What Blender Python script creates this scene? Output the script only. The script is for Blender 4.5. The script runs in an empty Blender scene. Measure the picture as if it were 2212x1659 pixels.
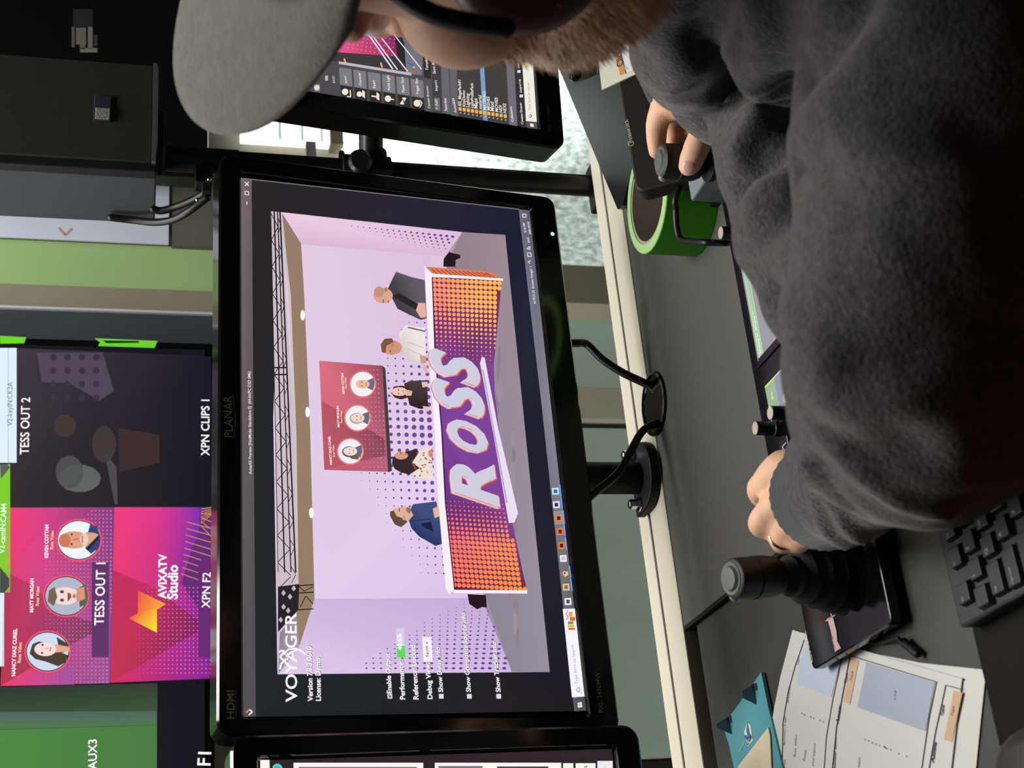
import bpy, bmesh, math, random
from mathutils import Vector, Matrix, noise
random.seed(7)
S = bpy.context.scene
COL = S.collection
PI = math.pi

# ------------------------------------------------------------------ camera
F = 3050.0; CX, CY = 1106.0, 829.5            # focal length in pixels of the 2212 x 1659 frame
def _n(v): return v.normalized()
_dn = _n(Vector((-254, 11495, 3050))); _x = Vector((6586, -670, 3050)); _x = _n(_x - _dn*_x.dot(_dn))
_z = -_dn; _y = _z.cross(_x)
RW = Matrix((_x, _y, _z))                     # (right, down, forward) -> world
CAM = Vector((0, 0, 1.26))
cam_d = bpy.data.cameras.new('camera'); cam = bpy.data.objects.new('camera', cam_d); COL.objects.link(cam)
r_, d_, f_ = RW@Vector((1,0,0)), RW@Vector((0,1,0)), RW@Vector((0,0,1))
m3 = Matrix((d_, r_, -f_)).transposed()       # the phone was held sideways
cam.matrix_world = Matrix.Translation(CAM) @ m3.to_4x4()
cam_d.sensor_width = 36; cam_d.lens = F*36/2212; cam_d.clip_start = .02
cam_d.dof.use_dof = True; cam_d.dof.focus_distance = 1.3; cam_d.dof.aperture_fstop = 14
S.camera = cam

# ------------------------------------------------------------------ world, light, exposure
S.view_settings.view_transform = 'Standard'; S.view_settings.look = 'None'
S.view_settings.gamma = 1; S.view_settings.exposure = 0; S.view_settings.use_curve_mapping = False
w = bpy.data.worlds.new('world'); S.world = w; w.use_nodes = True
w.node_tree.nodes['Background'].inputs[0].default_value = (.75, .85, 1, 1)
w.node_tree.nodes['Background'].inputs[1].default_value = .012
def area(name, loc, target, size, power, col, sy=None):
    l = bpy.data.lights.new(name, 'AREA'); l.energy = power; l.color = col; l.size = size
    if sy: l.shape = 'RECTANGLE'; l.size_y = sy
    o = bpy.data.objects.new(name, l); COL.objects.link(o); o.location = loc
    o.rotation_euler = (Vector(target)-Vector(loc)).to_track_quat('-Z', 'Y').to_euler()
    return o
area('ceiling_and_fill_light', (1.0, 1.55, 2.5), (.75, 1.0, .75), .9, 21.0, (1, .98, .92))
area('ceiling_and_fill_light', (.12, 1.60, 1.95), (.48, .7, 1.0), .5, 10.0, (1, .97, .92))  # unseen fill added to brighten the face and hand
area('wall_fill', (.60, 1.0, 2.7), (.95, 2.0, 1.2), .6, 30.0, (1, .99, .95))  # unseen light added to brighten the back wall
area('tally_lamp', (-.25, .12, .82), (.25, .6, .92), .12, .16, (1, .2, .06))

# ------------------------------------------------------------------ pixel rays of the photograph
def ray(px, py): return RW @ Vector(((CY-py)/F, (px-CX)/F, 1))
def at_z(px, py, z): r = ray(px, py); return CAM + r*((z-CAM.z)/r.z)
def at_y(px, py, y): r = ray(px, py); return CAM + r*(y/r.y)
def at_d(px, py, d): return CAM + ray(px, py)*d

# ------------------------------------------------------------------ materials
def lin(c):
    return tuple((x/255/12.92 if x/255 <= .04045 else ((x/255+.055)/1.055)**2.4) for x in c)
MATS = {}
def mat(name, rgb, rough=.5, spec=.5, metal=0, noise_amt=0, noise_scale=60, bump=0, bump_scale=200, coat=0, emit=None, es=1, sheen=0, stretch=None, trans=0):
    if name in MATS: return MATS[name]
    m = bpy.data.materials.new(name); m.use_nodes = True; nt = m.node_tree; b = nt.nodes['Principled BSDF']
    c = (*lin(rgb), 1); b.inputs['Base Color'].default_value = c; b.inputs['Roughness'].default_value = rough
    b.inputs['Specular IOR Level'].default_value = spec; b.inputs['Metallic'].default_value = metal
    if coat: b.inputs['Coat Weight'].default_value = coat; b.inputs['Coat Roughness'].default_value = .08
    if sheen: b.inputs['Sheen Weight'].default_value = sheen; b.inputs['Sheen Roughness'].default_value = .5
    if emit: b.inputs['Emission Color'].default_value = (*lin(emit), 1); b.inputs['Emission Strength'].default_value = es
    if noise_amt or bump:
        tc = nt.nodes.new('ShaderNodeTexCoord'); mp = nt.nodes.new('ShaderNodeMapping')
        if stretch: mp.inputs['Scale'].default_value = stretch
        nt.links.new(tc.outputs['Object'], mp.inputs[0])
    if noise_amt:
        n = nt.nodes.new('ShaderNodeTexNoise'); n.inputs['Scale'].default_value = noise_scale; n.inputs['Detail'].default_value = 4
        nt.links.new(mp.outputs[0], n.inputs['Vector'])
        r = nt.nodes.new('ShaderNodeMapRange'); r.inputs[1].default_value = .3; r.inputs[2].default_value = .7
        r.inputs[3].default_value = 1-noise_amt; r.inputs[4].default_value = 1+noise_amt
        nt.links.new(n.outputs['Fac'], r.inputs[0])
        mx = nt.nodes.new('ShaderNodeVectorMath'); mx.operation = 'SCALE'; mx.inputs[0].default_value = c[:3]
        nt.links.new(r.outputs[0], mx.inputs['Scale'])
        nt.links.new(mx.outputs[0], b.inputs['Emission Color' if emit else 'Base Color'])
        if emit: mx.inputs[0].default_value = lin(emit)
    if bump:
        n2 = nt.nodes.new('ShaderNodeTexNoise'); n2.inputs['Scale'].default_value = bump_scale; n2.inputs['Detail'].default_value = 3
        nt.links.new(mp.outputs[0], n2.inputs['Vector'])
        bp = nt.nodes.new('ShaderNodeBump'); bp.inputs['Strength'].default_value = bump; bp.inputs['Distance'].default_value = .002
        nt.links.new(n2.outputs['Fac'], bp.inputs['Height']); nt.links.new(bp.outputs[0], b.inputs['Normal'])
    MATS[name] = m
    return m
def attr_mat(name, emit):
    if name in MATS: return MATS[name]
    m = bpy.data.materials.new(name); m.use_nodes = True; nt = m.node_tree; b = nt.nodes['Principled BSDF']
    a = nt.nodes.new('ShaderNodeAttribute'); a.attribute_name = 'Col'
    if emit:
        b.inputs['Base Color'].default_value = (.004, .004, .005, 1); b.inputs['Roughness'].default_value = .3
        nt.links.new(a.outputs['Color'], b.inputs['Emission Color']); b.inputs['Emission Strength'].default_value = emit
    else:
        nt.links.new(a.outputs['Color'], b.inputs['Base Color']); b.inputs['Roughness'].default_value = .6
    MATS[name] = m
    return m
BLACK = mat('black_plastic', (20, 20, 21), .35, .4, bump=.05, bump_scale=900)
GLOSS = mat('gloss_black', (9, 9, 9), .12, .5)
MATTE = mat('matte_black', (15, 15, 16), .6, .3)
METAL = mat('chrome', (200, 200, 205), .18, metal=1)
RUBBER = mat('cable_rubber', (14, 14, 14), .45, .4)
DESK = mat('grey_laminate', (88, 89, 85), .55, .35, noise_amt=.13, noise_scale=420, bump=.06, bump_scale=500)
ALU = mat('painted_aluminium', (205, 200, 182), .45, .4)
PAPER = attr_mat('printed_paper', 0)
INK = attr_mat('printed_plastic', 0)
SCREEN = attr_mat('lit_screen', 1.0)

# ------------------------------------------------------------------ mesh helpers
class MB:
    def __init__(s): s.v = []; s.f = []; s.fc = {}
    def add(s, vs, fs):
        o = len(s.v); s.v += [Vector(v) for v in vs]; s.f += [tuple(i+o for i in f) for f in fs]; return s
    def box(s, c, size, rot=None):
        c = Vector(c); R = rot or Matrix.Identity(3); hx, hy, hz = (q/2 for q in size)
        vs = [c + R@Vector((x*hx, y*hy, z*hz)) for x in (-1,1) for y in (-1,1) for z in (-1,1)]
        return s.add(vs, [(0,1,3,2),(4,6,7,5),(0,4,5,1),(2,3,7,6),(0,2,6,4),(1,5,7,3)])
    def prism(s, pts, up):                    # closed outline of world points swept along 'up'
        n = len(pts); up = Vector(up); a = [Vector(p) for p in pts]
        return s.add(a + [p+up for p in a], [tuple(range(n))[::-1], tuple(range(n, 2*n))] + [(i, (i+1) % n, n+(i+1) % n, n+i) for i in range(n)])
    def tube(s, path, rad, seg=12, cap=True, flat=None):
        P = [Vector(p) for p in path]; n = len(P)
        if not hasattr(rad, '__len__'): rad = [rad]*n
        T = [(P[min(i+1, n-1)]-P[max(i-1, 0)]).normalized() for i in range(n)]
        u = T[0].orthogonal().normalized(); rings = []
        for i in range(n):
            u = (u - T[i]*u.dot(T[i])).normalized(); v = T[i].cross(u); rings.append((P[i], u.copy(), v, rad[i]))
        if cap:                               # rounded ends
            (p, a, b, r), t = rings[0], T[0]; pre = [(p-t*r*math.sin(q), a, b, r*math.cos(q)) for q in (1.35, .9, .45)]
            (p, a, b, r), t = rings[-1], T[-1]; post = [(p+t*r*math.sin(q), a, b, r*math.cos(q)) for q in (.45, .9, 1.35)]
            rings = pre + rings + post
        vs = []; fs = []
        for p, a, b, r in rings:
            vs += [p + a*(r*math.cos(2*PI*k/seg)) + b*(r*math.sin(2*PI*k/seg)) for k in range(seg)]
        for i in range(len(rings)-1):
            for k in range(seg):
                fs.append((i*seg+k, i*seg+(k+1) % seg, (i+1)*seg+(k+1) % seg, (i+1)*seg+k))
        fs.append(tuple(range(seg))[::-1]); fs.append(tuple(range((len(rings)-1)*seg, len(rings)*seg)))
        return s.add(vs, fs)
    def lathe(s, base, axis, prof, seg=32, ring=False):   # prof: (height, radius)
        axis = Vector(axis).normalized(); u = axis.orthogonal().normalized(); v = axis.cross(u); base = Vector(base)
        vs = []; fs = []; n = len(prof)
        for h, r in prof:
            vs += [base + axis*h + (u*math.cos(2*PI*k/seg) + v*math.sin(2*PI*k/seg))*max(r, 1e-5) for k in range(seg)]
        for i in range(n-1):
            for k in range(seg): fs.append((i*seg+k, i*seg+(k+1) % seg, (i+1)*seg+(k+1) % seg, (i+1)*seg+k))
        if ring: fs += [((n-1)*seg+k, (n-1)*seg+(k+1) % seg, (k+1) % seg, k) for k in range(seg)]
        else: fs.append(tuple(range(seg))[::-1]); fs.append(tuple(range((n-1)*seg, n*seg)))
        return s.add(vs, fs)
    def ell(s, c, rad, rot=None, seg=24, rg=14):
        c = Vector(c); R = rot or Matrix.Identity(3); vs = []; fs = []
        for i in range(rg+1):
            t = PI*i/rg
            t = min(max(t, .02), PI-.02)
            for k in range(seg):
                a = 2*PI*k/seg
                vs.append(c + R@Vector((rad[0]*math.sin(t)*math.cos(a), rad[1]*math.sin(t)*math.sin(a), rad[2]*math.cos(t))))
        for i in range(rg):
            for k in range(seg): fs.append((i*seg+k, (i+1)*seg+k, (i+1)*seg+(k+1) % seg, i*seg+(k+1) % seg))
        fs.append(tuple(range(seg))); fs.append(tuple(range(rg*seg, (rg+1)*seg))[::-1])
        return s.add(vs, fs)
ROOT = {}
def root_loc(o):
    v = Vector((0, 0, 0))
    while o: v += Vector(o.location); o = o.parent
    return v
def build(name, mb, m, parent=None, bevel=0, smooth=None, segs=2, loc=None):
    me = bpy.data.meshes.new(name)
    base = root_loc(parent) if parent else Vector(loc) if loc else Vector((0, 0, 0))
    me.from_pydata([tuple(v-base) for v in mb.v], [], mb.f); me.validate()
    bm = bmesh.new(); bm.from_mesh(me); bmesh.ops.recalc_face_normals(bm, faces=bm.faces); bm.to_mesh(me); bm.free()
    me.materials.append(m)
    o = bpy.data.objects.new(name, me); COL.objects.link(o); o.parent = parent
    if not parent: o.location = base
    if smooth:
        for p in me.polygons: p.use_smooth = True
        me.set_sharp_from_angle(angle=math.radians(smooth))
    if bevel:
        b = o.modifiers.new('bevel', 'BEVEL'); b.width = bevel; b.segments = segs; b.limit_method = 'ANGLE'; b.angle_limit = math.radians(40)
    return o
def thing(name, label, cat, loc, group=None):
    o = bpy.data.objects.new(name, None); COL.objects.link(o); o.location = loc; o.empty_display_size = .03
    tag(o, label, cat, group); return o
def tag(o, label, cat, group=None):
    o['label'] = label; o['category'] = cat
    if group: o['group'] = group
    return o
def struct(name, mb, m, parent=None, **k):
    o = build(name, mb, m, parent, **k)
    if not parent: o['kind'] = 'structure'
    return o
def copy_tree(o, parent=None):
    c = o.copy(); COL.objects.link(c); c.parent = parent
    for ch in list(o.children): copy_tree(ch, c)
    return c

# ------------------------------------------------------------------ flat artwork (screens and print)
class Plane:
    def __init__(s, O, ex, ey):
        s.O = Vector(O); s.ex = Vector(ex).normalized(); ey = Vector(ey); s.ey = (ey - s.ex*ey.dot(s.ex)).normalized(); s.n = s.ex.cross(s.ey)
    def hit(s, px, py):
        r = ray(px, py); return CAM + r*((s.O-CAM).dot(s.n)/r.dot(s.n))
    def uv(s, p):
        q = s.hit(*p)-s.O; return Vector((q.dot(s.ex), q.dot(s.ey)))
    def pt(s, u, v, h=0): return s.O + s.ex*u + s.ey*v + s.n*h
_text_cache = {}
def glyphs(t, bold):
    k = (t, bold)
    if k not in _text_cache:
        cu = bpy.data.curves.new('t', 'FONT'); cu.body = t; cu.resolution_u = 3; cu.offset = bold
        o = bpy.data.objects.new('t', cu); COL.objects.link(o); dg = bpy.context.evaluated_depsgraph_get(); dg.update()
        me = o.evaluated_get(dg).to_mesh()
        _text_cache[k] = ([v.co.xy.copy() for v in me.vertices], [tuple(p.vertices) for p in me.polygons])
        o.evaluated_get(dg).to_mesh_clear(); bpy.data.objects.remove(o); bpy.data.curves.remove(cu)
    return _text_cache[k]
class Art:
    EPS = .00007
    def __init__(s, plane, z0=0): s.p = plane; s.v = []; s.f = []; s.c = []; s.z0 = z0
    def raw(s, uvs, faces, cols, layer):
        o = len(s.v); s.v += [s.p.pt(u[0], u[1], s.z0 + layer*s.EPS) for u in uvs]
        for f in faces: s.f.append(tuple(i+o for i in f)); s.c.append([cols[i] for i in f] if isinstance(cols, list) else [cols]*len(f))
    def poly(s, pts, col, L=1):
        c = [lin(q) for q in col] if isinstance(col, list) else lin(col)
        s.raw([s.p.uv(p) for p in pts], [tuple(range(len(pts)))], c, L)
    def polyuv(s, pts, col, L=1):
        c = [lin(q) for q in col] if isinstance(col, list) else lin(col)
        s.raw(pts, [tuple(range(len(pts)))], c, L)
    def disc(s, p, r, col, L=1, ry=None, n=14):     # radius in photograph pixels
        ry = ry or r
        s.poly([(p[0]+r*math.cos(2*PI*k/n), p[1]+ry*math.sin(2*PI*k/n)) for k in range(n)], col, L)
    def line(s, a, b, w, col, L=1):
        dx, dy = b[0]-a[0], b[1]-a[1]; l = math.hypot(dx, dy) or 1; nx, ny = -dy/l*w/2, dx/l*w/2
        s.poly([(a[0]+nx, a[1]+ny), (b[0]+nx, b[1]+ny), (b[0]-nx, b[1]-ny), (a[0]-nx, a[1]-ny)], col, L)
    def path(s, pts, w, col, L=1):
        for a, b in zip(pts, pts[1:]): s.line(a, b, w, col, L)
    def rect(s, x0, y0, x1, y1, col, L=1): s.poly([(x0, y0), (x1, y0), (x1, y1), (x0, y1)], col, L)
    def text(s, t, p0, p1, col, L=2, bold=.0, sy=1, shear=0):
        vs, fs = glyphs(t, bold); x0 = min(v.x for v in vs); x1 = max(v.x for v in vs)
        a, b = s.p.uv(p0), s.p.uv(p1); d = b-a; k = d.length/(x1-x0); d.normalize(); n = Vector((-d.y, d.x))
        s.raw([a + d*((v.x-x0)*k + v.y*k*sy*shear) + n*(v.y*k*sy) for v in vs], fs, lin(col), L)
    def build(s, name, m, parent=None, loc=None):
        me = bpy.data.meshes.new(name); base = root_loc(parent) if parent else Vector(loc or (0, 0, 0))
        me.from_pydata([tuple(v-base) for v in s.v], [], s.f)
        at = me.color_attributes.new('Col', 'FLOAT_COLOR', 'CORNER')
        i = 0
        for p, c in zip(me.polygons, s.c):
            for q in c: at.data[i].color = (*q, 1); i += 1
        me.materials.append(m); o = bpy.data.objects.new(name, me); COL.objects.link(o); o.parent = parent
        if not parent: o.location = base
        return o
def rrect(w, h, r, n=5, off=(0, 0)):
    out = []
    for cx, cy, a0 in ((w/2-r, h/2-r, 0), (-w/2+r, h/2-r, PI/2), (-w/2+r, -h/2+r, PI), (w/2-r, -h/2+r, 1.5*PI)):
        for k in range(n+1): a = a0 + PI/2*k/n; out.append((off[0]+cx+r*math.cos(a), off[1]+cy+r*math.sin(a)))
    return out
DZ = .75                                       # desk height
# ================================================================== the room
YW = 2.0
def wx(px, py): return at_y(px, py, YW).x
def wz(px, py): return at_y(px, py, YW).z
struct('floor', MB().box((.6, .6, -.02), (5.2, 4.4, .04)), mat('carpet', (58, 58, 60), .9, .2, noise_amt=.3, noise_scale=300))
struct('wall_back', MB().box((.6, YW+.09, 1.4), (5.2, .1, 2.8)), mat('wall_beige', (150, 141, 128), .8, .2, noise_amt=.05, noise_scale=8))
struct('wall_right', MB().box((3.15, .65, 1.4), (.1, 2.78, 2.8)), mat('wall_dark', (44, 44, 46), .85, .2))
zs = wz(860, 600)                              # where the upper panels meet the lower ones
def panel(name, x0, x1, z0, z1, m, y=YW, t=.02, parent=None, **k):
    return struct(name, MB().box(((x0+x1)/2, y+t/2, (z0+z1)/2), (abs(x1-x0), t, z1-z0)), m, parent, **k)
TOP = 2.2
panel('trim_1', wx(0, 612), wx(0, 516), zs, TOP, mat('green_lit_post', (150, 176, 120), .7, .2, noise_amt=.06, noise_scale=3))  # green-screen light on the column, painted into its colour
panel('trim_2', wx(0, 664), wx(0, 612), zs, TOP, mat('taupe_post', (132, 126, 110), .75, .2, noise_amt=.06, noise_scale=4))
panel('trim_3', wx(0, 668), wx(0, 663), zs, TOP, mat('pale_strip', (190, 190, 196), .5, .3), y=YW-.006)
panel('trim_4', wx(0, 760), wx(0, 667), zs, TOP, mat('slate_panel', (56, 63, 68), .6, .3, noise_amt=.06, noise_scale=5))
# lower part, seen under the monitors
def low(py): return wx(1290, py)
GLASS = mat('frosted_film', (150, 163, 150), .35, .4, noise_amt=.12, noise_scale=6, stretch=(1, 1, .15), emit=(104, 118, 104), es=.55)
panel('trim_5', low(656), low(575), .05, zs, mat('taupe_base', (138, 134, 118), .8, .2))
panel('trim_6', low(692), low(656), .05, zs, mat('cream_jamb', (226, 221, 190), .7, .2))
struct('window_1', MB().box(((low(836)+low(692))/2, YW+.01, (.05+zs)/2), (low(692)-low(836), .02, zs-.05)), GLASS)
panel('trim_7', low(908), low(836), .05, zs, mat('grey_jamb', (196, 193, 174), .7, .2))
panel('trim_8', low(918), low(908), .05, zs, mat('pale_edge', (225, 222, 205), .6, .2), y=YW-.008)
panel('trim_9', low(925), low(918), .05, zs, mat('dark_gap', (55, 58, 52), .8, .2), y=YW-.004)
struct('window_2', MB().box(((low(1641)+low(925))/2, YW+.01, (.05+zs)/2), (low(925)-low(1641), .02, zs-.05)), GLASS)
panel('trim_10', low(1647), low(1641), .05, zs, mat('white_edge', (230, 228, 220), .6, .2), y=YW-.008)
panel('trim_11', low(1760), low(1647), .05, zs, mat('brown_base', (66, 60, 57), .8, .2))
# frosted, backlit pane on the right: daylight behind it is brightest towards its upper right
def backlit():
    m = bpy.data.materials.new('backlit_ripple_glass'); m.use_nodes = True; nt = m.node_tree; b = nt.nodes['Principled BSDF']
    b.inputs['Base Color'].default_value = (.3, .33, .31, 1); b.inputs['Roughness'].default_value = .3
    tc = nt.nodes.new('ShaderNodeTexCoord'); mp = nt.nodes.new('ShaderNodeMapping'); mp.inputs['Scale'].default_value = (1, 1, .6)
    nt.links.new(tc.outputs['Object'], mp.inputs[0])
    n = nt.nodes.new('ShaderNodeTexNoise'); n.inputs['Scale'].default_value = 95; n.inputs['Detail'].default_value = 5; n.inputs['Roughness'].default_value = .62
    nt.links.new(mp.outputs[0], n.inputs['Vector'])
    r = nt.nodes.new('ShaderNodeMapRange'); r.inputs[1].default_value = .38; r.inputs[2].default_value = .66; r.inputs[3].default_value = .6; r.inputs[4].default_value = 1.75
    nt.links.new(n.outputs['Fac'], r.inputs[0])
    sp = nt.nodes.new('ShaderNodeSeparateXYZ'); nt.links.new(tc.outputs['Object'], sp.inputs[0])
    g = nt.nodes.new('ShaderNodeMath'); g.operation = 'MULTIPLY_ADD'; g.inputs[1].default_value = 1.0   # emission rises rightwards, mimicking light behind the glass
    nt.links.new(sp.outputs['X'], g.inputs[0])
    zz = nt.nodes.new('ShaderNodeMath'); zz.operation = 'MULTIPLY'; zz.inputs[1].default_value = .62; nt.links.new(sp.outputs['Z'], zz.inputs[0])
    nt.links.new(zz.outputs[0], g.inputs[2])
    l = nt.nodes.new('ShaderNodeMapRange'); l.inputs[1].default_value = -.12; l.inputs[2].default_value = .10; l.inputs[3].default_value = .36; l.inputs[4].default_value = 1.6
    nt.links.new(g.outputs[0], l.inputs[0])
    mu = nt.nodes.new('ShaderNodeMath'); mu.operation = 'MULTIPLY'; nt.links.new(r.outputs[0], mu.inputs[0]); nt.links.new(l.outputs[0], mu.inputs[1])
    b.inputs['Emission Color'].default_value = (.86, 1, .93, 1); nt.links.new(mu.outputs[0], b.inputs['Emission Strength'])
    return m
x0, x1 = low(575), low(40); z1 = wz(738, 300)
struct('window_3', MB().box(((x0+x1)/2, YW+.01, (z1+.05)/2), (x1-x0, .02, z1-.05)), backlit(), loc=(wx(1000, 380), YW+.01, wz(1000, 380)))
xa, xb = wx(650, 304), wx(650, 150)
struct('window_4', MB().box(((xa+xb)/2, YW+.01, (wz(711, 280)+wz(520, 280))/2), (xb-xa, .02, wz(520, 280)-wz(711, 280))),
       mat('bright_pane', (220, 225, 225), .4, .3, emit=(245, 255, 252), es=1.9))
for k, zz in enumerate((wz(604, 280), wz(652, 280), wz(694, 280))):
    panel('trim_%d' % (12+k), xa, xb, zz-.0025, zz+.0025, mat('pane_bar', (220, 230, 226), .5, .3, emit=(190, 206, 200), es=.8), y=YW-.004, t=.006)  # bars given a glow to mimic light passing through
panel('trim_15', xa-.01, xb, wz(738, 280), wz(711, 280), mat('oak_sill', (150, 134, 116), .6, .3), y=YW-.012, t=.03)
panel('trim_16', wx(560, 345), xa, wz(683, 320), wz(661, 320), mat('pale_rail', (196, 192, 182), .6, .3), y=YW, t=.012)
panel('trim_17', wx(400, 404), wx(400, 360)+.01, zs-.05, TOP, mat('post_grey', (150, 146, 138), .7, .2), y=YW-.002, t=.012)
# ---- poster with a chevron
bx0, bx1, bz = wx(0, 521), wx(0, 330), wz(364, 500)
po = thing('poster', 'white paper poster with a small pink chevron hanging on the wall behind the loudspeaker', 'poster', ((bx0+bx1)/2, YW-.012, bz+.25))
build('sheet', MB().box(((bx0+bx1)/2, YW-.012, bz+.25), (bx1-bx0, .003, .5)), mat('poster_white', (196, 200, 214), .7, .2), po)
a = Art(Plane((0, YW-.0137, 0), (1, 0, 0), (0, 0, 1)))
a.path([(127, 492), (141, 508), (156, 494)], 5, (176, 140, 140), 1)
a.build('chevron', PAPER, po)
build('skirting_board', MB().box(((bx0+wx(0, 350))/2, YW-.006, (bz+zs)/2-.03), (wx(0, 350)-bx0, .01, bz-zs+.05)), mat('dado_dark', (92, 90, 84), .7, .3, noise_amt=.2, noise_scale=4))
o = bpy.data.objects['skirting_board']; o.name = 'trim_18'; o['kind'] = 'structure'
# ---- large switched-off display at the upper right
dx0, dx1, dz0 = at_y(300, 372, 1.87).x, 2.35, at_y(451, 300, 1.87).z
dd = thing('wall_display', 'large black switched-off display behind the loudspeaker and cap', 'display', ((dx0+dx1)/2, 1.87, dz0))
build('housing', MB().box(((dx0+dx1)/2, 1.89, dz0+.4), (dx1-dx0, .04, .8)), mat('display_black', (13, 14, 13), .25, .4), dd, bevel=.006)
pl = Plane((0, 1.8699, 0), (1, 0, 0), (0, 0, 1))
a = Art(pl)
for q, c in (((158, 20, 200, 58), (34, 33, 33)), ((155, 58, 161, 102), (92, 89, 84)), ((164, 60, 186, 96), (100, 97, 91)), ((190, 58, 200, 105), (110, 107, 100)),
             ((172, 96, 184, 106), (90, 87, 82)), ((173, 104, 210, 113), (116, 112, 105)), ((203, 75, 210, 100), (52, 51, 50))): a.rect(*q, c, 1)
a.build('connector_plate', INK, dd)
# ================================================================== the multiview display on the wall
TY = 1.76
tp = Plane((0, TY, 0), (1, 0, 0), (0, 0, 1))
tx1, tx0, tz0 = at_y(230, 733, TY).x, -.55, at_y(463, 1200, TY).z
tv = thing('multiview_display', 'large wall display split into labelled camera and graphics tiles above the monitors', 'display', ((tx0+tx1)/2, TY, tz0))
build('housing', MB().box(((tx0+tx1)/2, TY+.036, tz0+.4), (tx1-tx0, .07, .8)), mat('tv_black', (12, 12, 13), .15, .5), tv, bevel=.004)
a = Art(tp, .0004)
R = a.rect
PINK, CRIM, PURP = (238, 58, 120), (170, 52, 92), (92, 46, 128)
a.polyuv([(tx0+.01, tz0+.012), (tx1-.012, tz0+.012), (tx1-.012, tz0+.79), (tx0+.01, tz0+.79)], (16, 15, 24), 0)
a.poly([(20, 1097), (32, 752), (456, 770), (458, 1096)], [(46, 40, 44), (60, 52, 62), (22, 20, 34), (18, 16, 26)], 1)
a.poly([(80, 762), (222, 762), (246, 845), (215, 866), (150, 828), (90, 826)], (78, 68, 84), 2)
for i in range(4):
    for j in range(4): a.disc((115+i*31, 772+j*29), 7, (56, 48, 64), 3)
a.disc((172, 1034), 46, (92, 98, 96), 2, 30); a.disc((150, 1020), 30, (76, 74, 76), 2, 36); a.poly([(225, 975), (252, 1010), (254, 1090), (248, 1090)], (74, 72, 76), 2)  # faint reflection of a person, drawn into the dark tiles
a.poly([(255, 925), (345, 940), (345, 1000), (258, 1020)], (58, 42, 42), 2)
a.disc((140, 920), 24, (64, 54, 46), 2); a.disc((225, 960), 26, (62, 54, 54), 2, 40)
R(-160, 752, 36, 1000, (226, 240, 252), 3); R(17, 752, 19, 1000, (200, 205, 220), 4)
R(-160, 1003, 22, 1280, (126, 205, 44), 3); a.poly([(0, 1280), (10, 1280), (20, 1268), (20, 1250), (0, 1225)], (70, 76, 74), 4); R(-160, 1281, 9, 1440, (228, 240, 250), 3)
a.poly([(0, 1003), (16, 1003), (22, 1010), (2, 1035)], (90, 96, 92), 4)
a.text('V2-keyIN:CK2A', (27, 920), (27, 826), (96, 104, 130), 5)
a.text('V2-camIN:CAM4', (10, 1196), (14, 1088), (250, 255, 250), 5, .01)
a.text('TESS OUT 2', (62, 982), (65, 859), (255, 255, 255), 5, .012)
a.text('XPN CLIPS 1', (452, 985), (452, 864), (255, 255, 255), 5, .012)
def halftone(L, xs, ys, f):
    for x in xs:
        for y in ys:
            q = f(x, y)
            if q: a.disc((x, y), q[0], q[1], L, n=6)
# tile one: three speaker portraits
a.poly([(20, 1097), (247, 1096), (237, 1476), (1, 1482)], [(240, 62, 122), (118, 60, 130), (150, 82, 158), (190, 60, 90)], 2)
a.poly([(20, 1097), (140, 1097), (110, 1130), (12, 1232)], [(240, 62, 122), (190, 66, 140), (210, 62, 130), (236, 58, 112)], 3)
a.poly([(11, 1234), (60, 1260), (150, 1330), (232, 1352), (155, 1392), (2, 1481)], [(178, 48, 92), (190, 56, 100), (150, 58, 110), (100, 56, 100), (146, 66, 96), (186, 52, 82)], 3)
a.poly([(2, 1482), (66, 1444), (160, 1440), (160, 1479)], [(240, 62, 112), (226, 62, 118), (160, 80, 158), (158, 84, 162)], 4)
halftone(4, [100+8.2*i for i in range(18)], [1104+8.4*i for i in range(45)], lambda x, y: (.8+1.3*min(1, (x-80)/150), (214, 120, 160)) if (y-1100) > (210-x)*.9 - 10 and x < 244 - (y-1097)*.02 else None)
for cx, cy, bg in ((170, 1167, (238, 246, 252)), (143, 1288, (178, 186, 204)), (103, 1408, (208, 220, 240))):
    a.disc((cx, cy), 50, (250, 90, 110), 5, 46, 28); a.disc((cx, cy), 47, (64, 36, 78), 6, 43, 28); a.disc((cx, cy), 45, bg, 7, 41, 28)
# bald man in a blue suit
a.poly([(195, 1133), (210, 1138), (216, 1165), (212, 1185), (197, 1197), (184, 1185), (190, 1150)], (52, 66, 122), 8)
a.poly([(185, 1150), (205, 1152), (213, 1156), (185, 1184)], (222, 166, 130), 9); a.poly([(186, 1186), (213, 1158), (213, 1164), (190, 1190)], (26, 26, 52), 10)
a.disc((160, 1167), 31, (224, 158, 130), 10, 19, 18); a.disc((140, 1168), 13, (206, 122, 88), 11, 15); a.disc((182, 1166), 9, (240, 206, 194), 11, 13)
for q in ((155, 1155), (155, 1176)): a.disc(q, 2.2, (70, 46, 44), 12)
a.line((158, 1167), (170, 1164), 2, (170, 100, 84), 12); a.line((178, 1158), (178, 1174), 2, (150, 78, 70), 12)
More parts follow.
